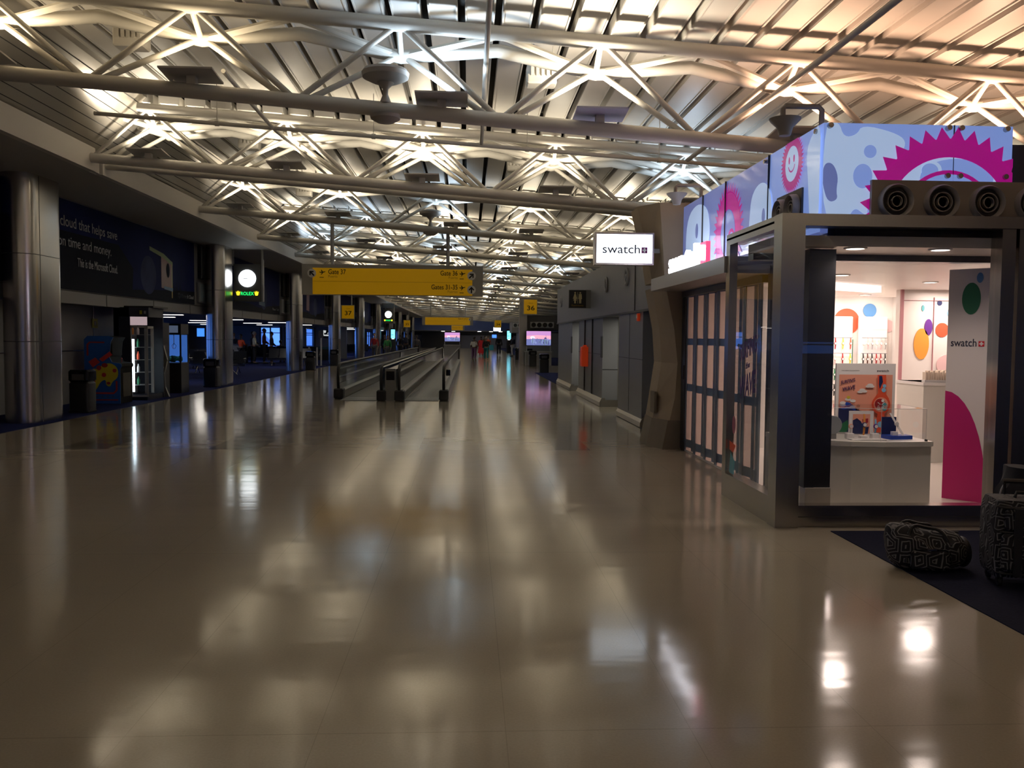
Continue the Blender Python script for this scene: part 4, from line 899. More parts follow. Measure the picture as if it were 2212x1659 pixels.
for l, x, s_, f, h in PL:
    tag(MB().rbox(x-.035, 7.88, .676, x+.035, 7.94, .71 if 'tall' in l else .73, .006, 2).build('watch_plinth', WHT), 'small white plinth under the '+l.split(' on a ')[0], 'plinth', 'watch plinths')
    watch('wristwatch', l, (x, 7.90, .712 if 'tall' in l else .732), s_, f, h)
tag(MB().rbox(3.55, 7.765, .675, 3.88, 7.86, .688, .005, 2).build('display_tray', WHT), 'flat white tray in front of the watches in the acrylic case', 'tray')
t = thing('picture_card', 'small framed wave picture behind the watches in the acrylic case', 'picture', (3.66, 8.08, .675)); MB().box(0, 0, 0, .24, .012, .25).build('frame', WHT, t, smooth=False)
a = ART((.035, -.001, .03), (1, 0, 0), UP, .17, .19, (0, -1, 0)); a.put([[(0, 0), (.17, 0), (.17, .19), (0, .19)]], SALM); a.put([[(0, 0), (.15, .0), (.16, .07), (.11, .06), (.08, .12), (.04, .15), (0, .13)]], NAVY); a.put([[(.10, .09), (.15, .11), (.15, .15), (.09, .14)]], DKRED); a.build('print', t)
t = thing('watch_box', 'open dark blue watch box with a white watch in the acrylic case', 'box', (3.95, 7.84, .675))
MB().prism([(0, 0), (.24, .05), (.24, .16), (-.01, .16)], 'z', 0, .035).build('tray', COBALT, t, smooth=False); MB().box(.0, .17, 0, .14, .185, .20).build('lid', NAVY, t, smooth=False); MB().box(.05, .05, .035, .10, .10, .07).build('cushion', WHT, t, smooth=False)
MB().loft([[(.03, .09, .24), (.045, .09, .245), (.045, .10, .245), (.03, .10, .24)], [(.13, .03, .04), (.15, .03, .045), (.15, .04, .045), (.13, .04, .04)]]).lathe((.085, .055, .145), [(0, -.006), (.02, -.006), (.02, .006), (0, .006)], 16, 'y').build('watch', WHT, t)
t = thing('tabletop_mirror', 'round grey tabletop mirror on the display counter', 'mirror', (3.43, 7.92, .675)); MB().lathe((0, 0, .13), [(0, -.004), (.085, -.004), (.09, 0), (.085, .006), (0, .006)], 30, 'y').build('mirror', mat('mirror_back', (.30, .32, .34), .35), t); MB().box(-.03, -.02, 0, .03, .03, .05).build('foot', GREY, t, smooth=False)
tag(MB().lathe((4.24, 7.74, .675), [(0, 0), (.014, 0), (.014, .018), (0, .02)], 14).build('lock_knob', BLACK), 'small black lock knob at the right corner of the acrylic case', 'lock')
# back wall: dots, boards, watches
YW = 14.79
dots = ((6.60, 1.93, .23, REDO, 'large red-orange'), (7.01, 2.13, .12, BLUE, 'blue'), (7.34, 1.86, .11, PINK, 'pale pink'), (5.80, 2.04, .08, MAG, 'small magenta'))
for x, z, r, m_, l in dots: tag(MB().lathe((x, YW, z), [(0, -.004), (r, -.004), (r, .004), (0, .004)], 36, 'y').build('wall_decal', m_), l+' dot decal on the shop back wall', 'decal')
tag(MB().box(6.62, YW-.02, .8, 6.72, YW, 1.62).build('wall_strip', GREEN, smooth=False), 'green vertical strip on the shop back wall between watch boards', 'panel')
boards = ((5.30, 5.92, 'left', 4), (6.02, 6.68, 'middle', 4), (6.79, 7.30, 'right', 2))
BRD = mat('board_white', (.85, .83, .80), .4)
straps = [BLACK, DKRED, NAVY, GREEN, VIOL, ORNG, YELL, BLACK, PINK, col('brown', (.10, .035, .02)), BLACK, REDO]
side_of = {}
wp = None
for bi, (x0, x1, nm, rows) in enumerate(boards):
    t = thing('watch_board', 'white illuminated watch display board on the shop back wall, %s one' % nm, 'display board', (x0, 14.70, .55), 0, 'watch display boards'); w = x1-x0
    MB().rbox(0, 0, 0, w, .07, 1.47, .02, 3).build('board', BRD, t)
    n_ = 4 if rows == 4 else 2
    for r_ in range(n_):
        z = 1.0-r_*.27
        MB().tube((.03, -.05, z+.10), (w-.03, -.05, z+.10), .004, 6).build('rail', STEELD, t)
    if bi == 2: MB().box(.02, -.01, 1.25, w-.02, .0, 1.45).build('glow_strip', mat('board_glow', (1, .9, .7), .5, emit=(1, .86, .6), es=.9), t, smooth=False)
    else:
        text('SURFING' if bi else 'NEW&B', .24, (.16 if bi else .36, -.004, 1.34), (1, 0, .2), UP, PURP, .003, 'lettering', t, .06, .02); 
        if bi: text('WAVE', .2, (.16, -.004, 1.24), (1, 0, .2), UP, PURP, .003, 'lettering', t, .07, .02); MB().lathe((.42, -.004, 1.33), [(0, -.003), (.035, -.003), (.035, .003), (0, .003)], 16, 'y').build('flamingo_print', PINK, t)
    lamp('AREA', 'board_lamp', (w/2, -.45, 1.75), 3.5, (1, .85, .75), t, .3, (0, .35, -1))
    cnt = 6 if bi == 2 else 5
    for r_ in range(n_):
        for c_ in range(cnt):
            x = x0+.06+c_*(w-.12)/(cnt-1); z = .55+1.0-r_*.27-.10; m_ = straps[(r_*7+c_*5+bi*3) % 12]
            if bi == 2 and r_ == 0: m_ = [WHT, PINK, LGREY][c_ % 3]
            if bi == 2 and r_ == 1: m_ = [BLACK, straps[9], BLACK, DKRED, DKRED, BLACK][c_]
            l = '%s watch from the left in row %s of the %s watch board' % (ORD[c_], ['one', 'two', 'three', 'four'][r_], nm)
            if wp is None: wp = watch('display_watch', l, (x, 14.655, z), m_, None, .2, group='watches on the wall boards', s=1.15)
            else:
                c = watch('display_watch', l, (x, 14.655, z), m_, None, .2, group='watches on the wall boards', s=1.15) if m_.name not in side_of else copy_tree(side_of[m_.name])
                c.location = (x, 14.655, z); c['label'] = l
                side_of.setdefault(m_.name, c)
# dotted wall at the right, display door panels
for x, z, rx, rz_, m_, l in ((6.72, 1.56, .115, .23, ORNG, 'large orange'), (6.82, 1.81, .06, .12, VIOL, 'violet'), (6.73, 2.09, .02, .045, TEAL, 'tiny teal'), (6.98, 2.17, .037, .04, NAVY, 'navy'), (7.03, 1.77, .10, .105, REDO, 'red-orange'),
        (7.17, 2.02, .07, .07, SKYB, 'pale blue'), (7.10, 1.25, .14, .15, PINK, 'dusty pink'), (6.98, 1.08, .12, .08, DKRED, 'dark red'), (7.22, 1.6, .05, .05, ORNG, 'small orange'), (6.80, .5, .30, .50, SKYB, 'tall sky blue')):
    n0 = 32; tag(MB().loft([[(x+rx*math.cos(2*PI*k/n0), y, z+rz_*math.sin(2*PI*k/n0)) for k in range(n0)] for y in (12.482+.003*(int(x*100) % 5), 12.499)]).build('wall_decal', m_), l+' dot decal on the shop side partition wall', 'decal')
struct(MB().box(6.89, 12.478, .03, 6.896, 12.5, 2.25).box(6.38, 12.46, .03, 6.42, 12.5, 2.36).box(6.38, 12.48, 2.2, 9, 12.5, 2.206).build('trim_6', mat('joint_pink', (.45, .2, .22), .5), smooth=False))
t = thing('cash_desk', 'tall white cash desk with dark lettering behind the counter', 'desk', (5.86, 10.8, .03))
MB().box(0, 0, 0, 1.2, .7, 1.04).build('body', COUNT, t, smooth=False); text('swatch', .62, (.30, -.003, .84), (1, 0, 0), UP, NAVYT, .003, 'lettering', t, .14, .004, align='LEFT'); MB().box(-.01, -.01, 1.0, 1.21, .71, 1.04).build('top', WHT, t, smooth=False)
for x, y, z, l in ((6.1, 10.88, 1.07, 'cream rack of ruffled gift cards at the front of the cash desk'), (6.4, 11.15, 1.07, 'cream rack of ruffled gift cards farther back on the cash desk')):
    t = thing('card_rack', l, 'rack', (x, y, z), 0, 'card racks on the cash desk'); MB().box(-.2, -.03, 0, .2, .05, .03).build('tray', WHT, t, smooth=False)
    m = MB()
    for k in range(12): m.box(-.19+k*.033, -.03, .03, -.17+k*.033, .05, .13+.02*(k % 2))
    m.build('cards', col('cream', (.75, .62, .5)), t, smooth=False)
t = thing('flyer_stand', 'grey slanted flyer stand leaning against the cash desk', 'stand', (6.0, 10.5, .03)); MB().prism([(0, 0), (.32, 0), (.34, .62), (.17, .50)], 'y', 0, .04).build('panel', mat('flyer_grey', (.30, .24, .24), .5), t, smooth=False)
t = thing('orange_bench', 'orange display unit beside the back wall boards', 'display unit', (5.15, 13.6, .03)); MB().box(0, 0, 0, .65, .5, .68).build('body', ORNG, t, smooth=False); MB().box(-.01, -.01, .68, .66, .51, .72).build('top', WHT, t, smooth=False)
# tall branded partition
t = thing('branded_partition', 'tall white partition with shop name, green dot and magenta quarter circle', 'partition', (4.76, 8.36, .03))
d = Vector((.27, -.30, 0)); L_ = d.length; r_ = d.normalized(); nrm = Vector((r_.y, -r_.x, 0)); nrm = nrm if nrm.y < 0 else -nrm
bk = -nrm*.08
MB().loft([[tuple(p) for p in (Vector((0, 0, z)), d+Vector((0, 0, z)), d+bk+Vector((0, 0, z)), bk+Vector((0, 0, z)))] for z in (0, 2.28)]).build('panel', SHOPW, t, smooth=False)
a = ART(nrm*.001, r_, UP, L_, 2.28, nrm)
a.put([circ(.0, .02, L_*.99, 1.06, 40)], MAG); a.put([circ(L_*.52, 1.99, .085, .155)], GREEN); a.put([circ(L_*.70, 2.19, .03, .05)], BLUE)
a.build('print', t)
for q in range(8): 
    pass
text('swatch', L_*.58, Vector((L_*.38, 0, 0)).x*r_+Vector((0, 0, 1.56))+nrm*.002, r_, UP, NAVYT, .002, 'wordmark', t, .075, .006); plus_logo(t, r_*(L_*.78)+Vector((0, 0, 1.55))+nrm*.002, r_, UP, .052, RED, WHT, .003)
struct(MB().box(4.58, 8.35, 0, 4.70, 8.45, 2.36).build('trim_7', STEELD, smooth=False)) if False else None
# ------------------------------------------------------------------ luggage
t = thing('duffel_bag', 'black and white geometric patterned duffel bag slumped on the navy carpet', 'bag', (3.20, 5.84, .006), math.radians(-8)); t.scale = (1.08, 1.1, 1.08)
def sag(x, z): return z-(.055*math.exp(-((x-.03)/.10)**2) if z > .2 else 0)
rings = []
for k in range(17):
    u = -1+2*k/16; x = u*.25; e_ = (1-abs(u)**5)**.5 if abs(u) < 1 else .0; e_ = max(e_, .25)
    ring = []
    for j in range(20):
        a_ = 2*PI*j/20; yy = .13*e_*abs(math.cos(a_))**.75*(1 if math.cos(a_) > 0 else -1); zz = .145+.145*e_*abs(math.sin(a_))**.7*(1 if math.sin(a_) > 0 else -1)
        zz *= 1.02+.07*math.sin(u*5+1)*(zz > .15); ring.append((x+.02*math.sin(zz*14), yy*(1-.25*(zz > .22)), max(sag(x, zz)*(1.08 if u < -.2 else .98), .0)))
    rings.append(ring)
MB().loft(rings).build('body', LUG, t)
for y in (-.075, .075): MB().path(smooth_pts([Vector(p) for p in ((-.14, y*1.5, .06), (-.13, y*1.3, .20), (-.10, y, .30), (.0, y*.7, .275), (.08, y, .27), (.13, y*1.4, .18), (.13, y*1.6, .06))], 2), .011, 8).build('strap', BLACKR, t)
MB().rbox(-.12, -.155, .02, .12, -.115, .15, .03, 3).build('front_pocket', LUG, t); MB().path([(-.22, 0, .26), (-.1, 0, .292), (.0, 0, .24), (.1, 0, .245), (.22, 0, .24)], .007, 6).build('zipper', STEELD, t)
MB().ball((.255, .02, .11), .05, .10, .10).build('end_pocket', BLACKR, t); MB().box(-.03, -.158, .15, .03, -.152, .162).build('name_plate', STEEL, t, smooth=False)
t = thing('rolling_suitcase', 'black and white geometric patterned soft suitcase on wheels at the right edge', 'suitcase', (3.66, 5.44, .006), math.radians(-14))
rings = []
for k in range(13):
    z = .07+.50*k/12; e_ = 1-.0*k; u = k/12; bulge = .02*math.sin(PI*u); ins = .05*max(0, (u-.82)/.18)**2+.03*max(0, (.12-u)/.12)**2
    rings.append([(x*(1-ins*1.6)*(1+bulge), y*(1-ins*2.2)*(1+bulge*1.5), z) for x, y in [(sx*(.19+.03*math.cos(a_)), sy*(.12+.03*math.sin(a_))) for sx, sy, aa in ((1, 1, 0), (-1, 1, 1), (-1, -1, 0), (1, -1, 1)) for a_ in ([PI/2*q/4 for q in range(5)] if not aa else [PI/2*(4-q)/4 for q in range(5)])]])
MB().loft(rings).build('body', LUG, t)
MB().rbox(-.19, -.20, .12, .19, -.14, .36, .03, 4).build('front_pocket', LUG, t)
MB().rbox(-.17, -.185, .38, .17, -.14, .52, .03, 4).build('upper_pocket', LUG, t)
for z in (.10, .37, .53): MB().path([(-.215, .0, z), (-.205, -.14, z), (-.17, -.168, z), (.17, -.168, z), (.205, -.14, z), (.215, 0, z)], .008, 6).build('piping', BLACKR, t)
for x in (-.10, .1): MB().box(x-.025, -.205, .09, x+.025, -.195, .53).build('strap', BLACKR, t, smooth=False)
MB().path([(-.06, 0, .57), (-.05, 0, .605), (.05, 0, .605), (.06, 0, .57)], .012, 8).build('handle', BLACKR, t)
m = MB(); m.tube((-.08, .13, .5), (-.08, .13, .66), .009, 8).tube((.08, .13, .5), (.08, .13, .66), .009, 8).tube((-.09, .13, .66), (.09, .13, .66), .016, 8); m.build('telescopic_handle', BLACK, t)
for x in (-.17, .17):
    for y in (-.1, .1): MB().lathe((x, y, .032), [(0, -.012), (.026, -.012), (.03, 0), (.026, .012), (0, .012)], 16, 'x').box(x-.018, y-.015, .03, x+.018, y+.015, .085).build('wheel', BLACKR, t)
t = thing('black_jacket', 'crumpled black jacket lying over the patterned suitcase at the right edge', 'jacket', (4.0, 6.0, 0))
rings = []
for k in range(9):
    z = .58*0+.02+.085*k; w_ = .24*(1-.06*k)*(1 if k < 7 else .7); rings.append([(w_*math.cos(2*PI*j/16)*(1+.12*math.sin(3*j+k)), .14*math.sin(2*PI*j/16)*(1+.1*math.cos(2*j+k)), z) for j in range(16)])
MB().loft(rings).build('body', CLOTH['black'], t)
MB().path(smooth_pts([Vector(p) for p in ((-.18, -.12, .62), (-.24, -.14, .55), (-.25, -.15, .45), (-.22, -.14, .38))], 2), .006, 6).build('cord', LGREY, t)
t = thing('cable', 'small grey looped cord on the carpet behind the suitcase', 'cord', (3.55, 6.6, .012)); MB().path(smooth_pts([Vector(p) for p in ((0, 0, 0), (-.08, .02, .01), (-.12, .10, .02), (-.05, .18, .02), (.05, .2, .01))], 2), .007, 6).build('loop', LGREY, t)
# ------------------------------------------------------------------ bins, machines, kiosks
def bin_(x, y, l, h=.87, w=.21):
    t = thing('trash_bin', l, 'bin', (x, y, .006), 0, 'dark rounded trash bins')
    MB().rbox(-w, -w, 0, w, w, h*.72, .06, 5).build('body', BLACK, t); MB().rbox(-w-.008, -w-.008, h*.72, w+.008, w+.008, h, .06, 5).build('lid', BLACKG, t)
    MB().box(-w*.6, -w-.012, h*.76, w*.6, -w-.004, h*.90).build('opening', DGREY, t, smooth=False); MB().rbox(-w*1.02, -w*1.02, .0, w*1.02, w*1.02, .05, .03, 3).build('foot', BLACKR, t)
bin_(-7.85, 17.93, 'dark trash bin just right of the nearest steel column', .87, .2)
bin_(-7.90, 26.95, 'dark trash bin in front of the second steel column')
bin_(-7.36, 40.6, 'dark trash bin beside the third steel column')
bin_(3.46, 39.4, 'dark trash bin standing nearest on the right, at the carpet edge'); bin_(3.62, 48.6, 'dark trash bin in front of the counter below the right screen')
bin_(3.55, 62, 'dark trash bin by the right column, in front of the lit kiosk'); bin_(4.0, 57, 'dark trash bin beyond the right screen counter')
bin_(-7.25, 47, 'dark trash bin between the third and fourth steel columns')
# arcade cabinet
t = thing('arcade_cabinet', 'blue arcade game cabinet with red and yellow side art', 'arcade machine', (-8.79, 20.2, .006))
prof = [(0, 0), (.80, 0), (.80, .80), (.84, .86), (.82, .92), (.62, .95), (.56, 1.08), (.60, 1.42), (.66, 1.52), (.55, 1.55), (.08, 1.55), (.0, 1.47)]
ABL = mat('arcade_blue', (.015, .10, .42), .4)
MB().prism([(a_, b_) for a_, b_ in prof], 'y', 0, .68).build('body', mat('arcade_black', (.008, .008, .008), .8, spec=.2), t, smooth=False)
MB().prism([(a_*1.0, b_) for a_, b_ in prof], 'y', -.02, -.001).build('side_panel', ABL, t, smooth=False)
a = ART((0, -.022, 0), (1, 0, 0), UP, .84, 1.55, (0, -1, 0)); AR = mat('arcade_red', (.42, .03, .03), .5); AY = mat('arcade_yellow', (.60, .50, .03), .5)
a.put([[(.06, 1.10), (.06, 1.36), (.12, 1.42), (.46, 1.42), (.46, 1.39), (.14, 1.39), (.10, 1.34), (.10, 1.10)], [(.18, .22), (.66, .22), (.74, .30), (.74, .52), (.70, .52), (.70, .32), (.65, .26), (.18, .26)], [(.05, .07), (.75, .07), (.75, .10), (.05, .10)]], AR)
a.put([[tuple(v) for v in smooth_pts([Vector(p) for p in ((.10, .20), (.08, .55), (.18, .82), (.30, .78), (.42, .90), (.60, .94), (.76, .82), (.76, .60), (.62, .50), (.58, .38), (.48, .42), (.48, .56), (.36, .50), (.28, .34), (.14, .18))], 2, True)]], AY)
a.put([[(.12, .26), (.18, .30), (.20, .55), (.16, .55)], [(.20, .36), (.24, .40), (.25, .58), (.22, .58)]], AR); a.put([circ(.18, .68, .06), circ(.33, .82, .055), circ(.46, .88, .07, .05), circ(.68, .76, .045), circ(.44, .66, .05), circ(.54, .47, .045, .03)], AR)
for k in range(5): a.put([circ(.16+.12*k, .16, .03, .02)], col('arcade_dim', (.04, .08, .2)))
a.put([[(.10, .96), (.26, 1.06), (.36, .95), (.20, .83)], [(.34, 1.02), (.58, 1.20), (.64, 1.12), (.42, .96)]], AR)
a.build('side_art', t)
text('MS.', .13, (.20, -.035, .99), (1, 0, .6), (-.5, 0, 1), AY, .002, 'lettering', t, .055, .02); text('PAC', .14, (.25, -.035, .91), (1, 0, .6), (-.5, 0, 1), AY, .002, 'lettering', t, .06, .02); text('MAN', .18, (.50, -.035, 1.08), (1, 0, .7), (-.5, 0, 1), AY, .002, 'lettering', t, .06, .02)
MB().box(.57, .06, 1.10, .60, .62, 1.38).build('screen', MATS['arcade_black'], t, smooth=False); MB().box(.80, .1, .15, .82, .55, .70).build('coin_door', mat('coin', (.07, .06, .04), .4), t, smooth=False)
MB().tube((.70, .34, .94), (.70, .34, 1.02), .008, 8).ball((.70, .34, 1.03), .018, .018, .018, 10, 6).build('joystick', AR, t)
# drinks cooler kiosk
t = thing('vending_kiosk', 'tall dark vending kiosk with bright glass door and yellow badge', 'vending machine', (-8.55, 21.25, .006)); t.scale = (1, .5, 1.02)
NB = mat('kiosk_dark', (.015, .018, .035), .4)
MB().box(0, 0, 0, .40, .1, 2.2).box(0, 0, 0, .12, 2.2, 2.2).box(0, 2.1, 0, .8, 2.2, 2.2).box(0, 0, 1.98, .8, 2.2, 2.2).box(0, 0, 0, .78, 2.2, .12).build('case', NB, t, smooth=False)
MB().box(.12, .1, .12, .15, 2.1, 1.98).build('inner_back', mat('kiosk_inside', (.35, .33, .36), .5), t, smooth=False)
MB().box(.2, .25, 2.2, .9, 2.3, 2.24).build('hood', BLACK, t, smooth=False)
for k in range(5): MB().box(.15, .12, .35+k*.3, .7, 1.1, .36+k*.3).build('shelf', LGREY, t, smooth=False)
MB().box(.70, .12, .15, .76, .2, 1.75).box(.70, .95, .15, .76, 1.03, 1.75).box(.7, .12, 1.70, .76, 1.03, 1.76).build('door_frame', LGREY, t, smooth=False)
MB().box(.40, .07, .2, .46, .13, 1.45).build('tube_light', mat('tube_glow', (1, 1, 1), .5, emit=(.75, .92, 1), es=5), t, smooth=False)
MB().box(.42, -.02, .12, .80, -.001, 1.70).build('side_glass', GLB, t, smooth=False); MB().box(.40, -.03, .1, .43, .0, 1.75).box(.78, -.03, .1, .81, 0, 1.75).box(.4, -.03, .08, .81, 0, .12).box(.4, -.03, 1.72, .81, 0, 1.76).build('side_frame', LGREY, t, smooth=False)
MB().box(.40, -.04, 1.78, .80, -.02, 1.98).build('lit_header', mat('header_glow', (.5, .42, .42), .5, emit=(.5, .38, .4), es=.5), t, smooth=False); MB().box(.38, -.05, 1.98, .84, .2, 2.2).build('top_panel', mat('kiosk_panel', (.03, .035, .06), .5), t, smooth=False)
MB().rbox(.63, -.065, 2.04, .69, -.05, 2.13, .005, 2).build('badge', mat('badge', (.45, .42, .02), .5), t); MB().box(.73, -.06, 2.05, .78, -.05, 2.12).build('badge', LGREY, t, smooth=False)
drink = [REDO, COBALT, GREEN, ORNG, WHT, DKRED]
for k in range(5):
    for q in range(3):
        bt = MB().lathe((-8.30+q*.13, 21.42, .376+k*.305), [(0, 0), (.032, 0), (.034, .12), (.014, .17), (.014, .20), (0, .20)], 12).build('bottle', drink[(k*2+q) % 6]); tag(bt, '%s bottle on shelf %s of the bright vending kiosk' % (ORD[q], ['one', 'two', 'three', 'four', 'five'][k]), 'bottle', 'bottles in the vending kiosk')
t = thing('charging_kiosk', 'curved silver kiosk with card reader beside the bright cooler', 'kiosk', (-8.40, 22.5, .006))
MB().prism([(0, 0), (.72, 0), (.62, .25), (.60, .6), (.68, .95), (.60, 1.25), (.46, 1.6), (.40, 2.0), (0, 2.0)], 'y', 0, .08).build('side', mat('kiosk_silver', (.15, .15, .15), .35, .5), t, smooth=False)
MB().box(0, .08, 0, .5, .7, 1.9).build('body', BLACK, t, smooth=False); MB().box(.28, -.02, 1.12, .42, 0, 1.34).build('card_reader', DGREY, t, smooth=False); MB().box(.30, -.03, 1.14, .38, -.02, 1.28).build('keypad', LGREY, t, smooth=False); MB().box(.30, -.03, 1.38, .36, -.0, 1.46).build('scanner', BLACKG, t, smooth=False)
# claw machine
t = thing('claw_machine', 'black claw crane machine with teal toys behind glass and red lights', 'arcade machine', (-8.42, 23.9, .006)); t.scale = (.74, .8, .97)
MB().box(0, 0, 0, .8, .8, .85).build('base', BLACK, t, smooth=False); MB().box(0, 0, 1.65, .8, .8, 1.95).build('head', BLACK, t, smooth=False)
MB().box(0, 0, .85, .05, .05, 1.65).box(.75, 0, .85, .8, .05, 1.65).box(0, .75, .85, .05, .8, 1.65).box(.75, .75, .85, .8, .8, 1.65).build('post', BLACK, t, smooth=False)
m = MB(); m.add([(.05, .02, .85), (.75, .02, .85), (.75, .02, 1.65), (.05, .02, 1.65)], [(0, 1, 2, 3)]).add([(.78, .05, .85), (.78, .75, .85), (.78, .75, 1.65), (.78, .05, 1.65)], [(0, 1, 2, 3)]); m.build('glass', GLB, t, smooth=False)
MB().box(.03, .74, .86, .77, .77, 1.64).build('back_mirror', mat('claw_blue', (.04, .12, .4), .3, emit=(.05, .16, .55), es=.5), t, smooth=False)
m = MB()
for k in range(14): m.ball((.12+.56*random.random(), .15+.5*random.random(), .93+.06*random.random()), .09, .09, .07, 10, 6)
o_ = m.build('toys', mat('toy_teal', (.03, .28, .30), .7), t); o_['kind'] = 'stuff'
m = MB(); m.tube((.4, .4, 1.65), (.4, .4, 1.4), .012, 8)
for q in range(3): a_ = 2*PI*q/3; m.path([(.4, .4, 1.4), (.4+.09*math.cos(a_), .4+.09*math.sin(a_), 1.33), (.4+.03*math.cos(a_), .4+.03*math.sin(a_), 1.24)], .008, 6)
m.build('claw', STEEL, t)
LR = mat('red_led', (1, .05, .02), .5, emit=(1, .03, .01), es=3)
for z in (.30, .62, .72, .92): MB().box(.20, -.012, z, .24, 0, z+.05).build('led', LR, t, smooth=False)
MB().box(.1, -.01, 1.70, .7, 0, 1.9).build('marquee', mat('marq', (.08, .10, .14), .4, emit=(.1, .13, .2), es=.4), t, smooth=False)
t = thing('wall_notice', 'small yellow notice on the wall above the arcade cabinet', 'sign', (-9.08, 21.3, 1.75)); MB().box(0, 0, 0, .012, .3, .22).build('plate', mat('notice_yellow', (.40, .35, .02), .5), t, smooth=False); MB().box(.012, .1, .06, .015, .2, .16).build('symbol', BLACK, t, smooth=False)
# display screens
def city_screen(x, y, z0, w, h, l, counter=True):
    t = thing('display_screen', l, 'screen', (x, y, z0), 0, 'large city picture screens')
    MB().rbox(-w/2-.03, -.03, -.03, w/2+.03, .06, h+.03, .008, 2).build('bezel', BLACK, t)
    e_ = lambda n_, c, s=1.0: mat('scr_'+n_, (.02, .02, .02), .3, emit=c, es=s)
    a = ART((-w/2, -.031, 0), (1, 0, 0), UP, w, h, (0, -1, 0))
    a.put([[(0, 0), (w, 0), (w, h), (0, h)]], e_('sky', (.45, .22, .48))); a.put([[(0, h*.45), (w, h*.45), (w, h*.68), (w*.4, h*.72), (0, h*.66)]], e_('glow', (.75, .32, .42)))
    a.put([circ(w*.25, h*.55, w*.10, h*.10)], e_('sun', (.9, .62, .8)))
    rnd = random.Random(3); B_ = [e_('b1', (.05, .05, .16)), e_('b2', (.12, .14, .32)), e_('b3', (.22, .28, .50)), e_('b4', (.10, .16, .18))]
    a.put([[(0, 0), (w, 0), (w, h*.40), (w*.5, h*.46), (0, h*.42)]], B_[1])
    for k in range(46):
        bx = rnd.random()*w; bw = w*(.015+.03*rnd.random()); bt = h*(.15+.38*rnd.random()); bb = h*.5*rnd.random()*.6; a.put([[(bx, bb), (bx+bw, bb), (bx+bw, bt), (bx, bt)]], B_[k % 4])
    a.put([[(w*.72, h*.45), (w*.84, h*.45), (w*.80, h*.56), (w*.79, h*.80), (w*.785, h*.56), (w*.74, h*.56)]], B_[0])
    a.build('picture', t)
    return t
city_screen(4.06, 50, 1.17, 1.42, .82, 'large screen showing a purple city skyline on the right of the hall')
city_screen(-1.5, 79, 1.22, 1.38, .80, 'purple city skyline screen in the middle of the hall beyond the walkway')
def info_counter(x, y, w, l, h=.82):
    t = thing('info_counter', l, 'counter', (x, y, 0), 0, 'pale counters below the screens')
    MB().box(-w/2, 0, 0, w/2, .6, h-.04).build('body', GREY, t, smooth=False); MB().box(-w/2-.03, -.04, h-.04, w/2+.03, .64, h).build('top', LGREY, t, smooth=False)
    MB().box(-w/2+.03, .1, h, -w/2+.09, .16, h+.30).box(w/2-.09, .1, h, w/2-.03, .16, h+.30).build('post', LGREY, t, smooth=False)
info_counter(4.06, 49.9, 1.5, 'pale counter below the right city screen'); info_counter(-1.5, 78.9, 1.5, 'pale counter below the middle city screen', .9)
def portrait(x, y, l, c=(.12, .65, .85)):
    t = thing('info_kiosk', l, 'kiosk', (x, y, 0), 0, 'upright blue screen kiosks')
    MB().rbox(-.26, 0, 0, .26, .16, 2.45, .03, 3).build('body', BLACK, t); MB().box(-.19, -.012, 1.45, .19, -.001, 2.30).build('screen', mat('kiosk_scr', (.1, .1, .1), .3, emit=c, es=2.2), t, smooth=False)
    MB().box(-.12, -.016, 1.35, .12, -.001, 1.41).build('logo', mat('kiosk_w', (1, 1, 1), .3, emit=(.7, .9, 1), es=2.0), t, smooth=False)
    MB().box(-.17, -.015, 1.75, .05, -.0125, 1.8).build('text_bar', COBALT, t, smooth=False)
portrait(4.2, 90, 'upright kiosk with bright cyan screen on the right of the hall'); portrait(-7.5, 86, 'upright kiosk with bright cyan screen among the left columns')
t = thing('monitor', 'small blue monitor mounted on the far gate wall', 'monitor', (-19.2, YB-.02, 1.45)); MB().box(0, -.06, 0, .6, 0, .42*1.6).build('bezel', BLACK, t, smooth=False); MB().box(.04, -.07, .04, .56, -.055, .62).build('screen', mat('mon_blue', (.02, .1, .4), .3, emit=(.05, .22, .8), es=1), t, smooth=False)
t = thing('monitor', 'wall television with black and white picture by the fourth column', 'monitor', (-10.4, YB-.02, 1.45)); MB().rbox(0, -.07, 0, .86, 0, .62, .01, 2).build('bezel', BLACK, t)
a = ART((.04, -.071, .04), (1, 0, 0), UP, .78, .54, (0, -1, 0)); a.put([[(0, 0), (.78, 0), (.78, .54), (0, .54)]], BLACKG); sw = mat('tv_w', (.1, .1, .1), .3, emit=(.45, .47, .47), es=.8)
a.put([[(.02, .35), (.2, .33), (.24, .50), (.02, .52)], [(.05, .12), (.7, .10), (.74, .16), (.4, .22), (.06, .2)], [(.3, .26), (.38, .30), (.62, .34), (.60, .38), (.34, .34)], [(.02, .2), (.10, .2), (.08, .34), (.02, .34)]], sw); a.build('picture', t)
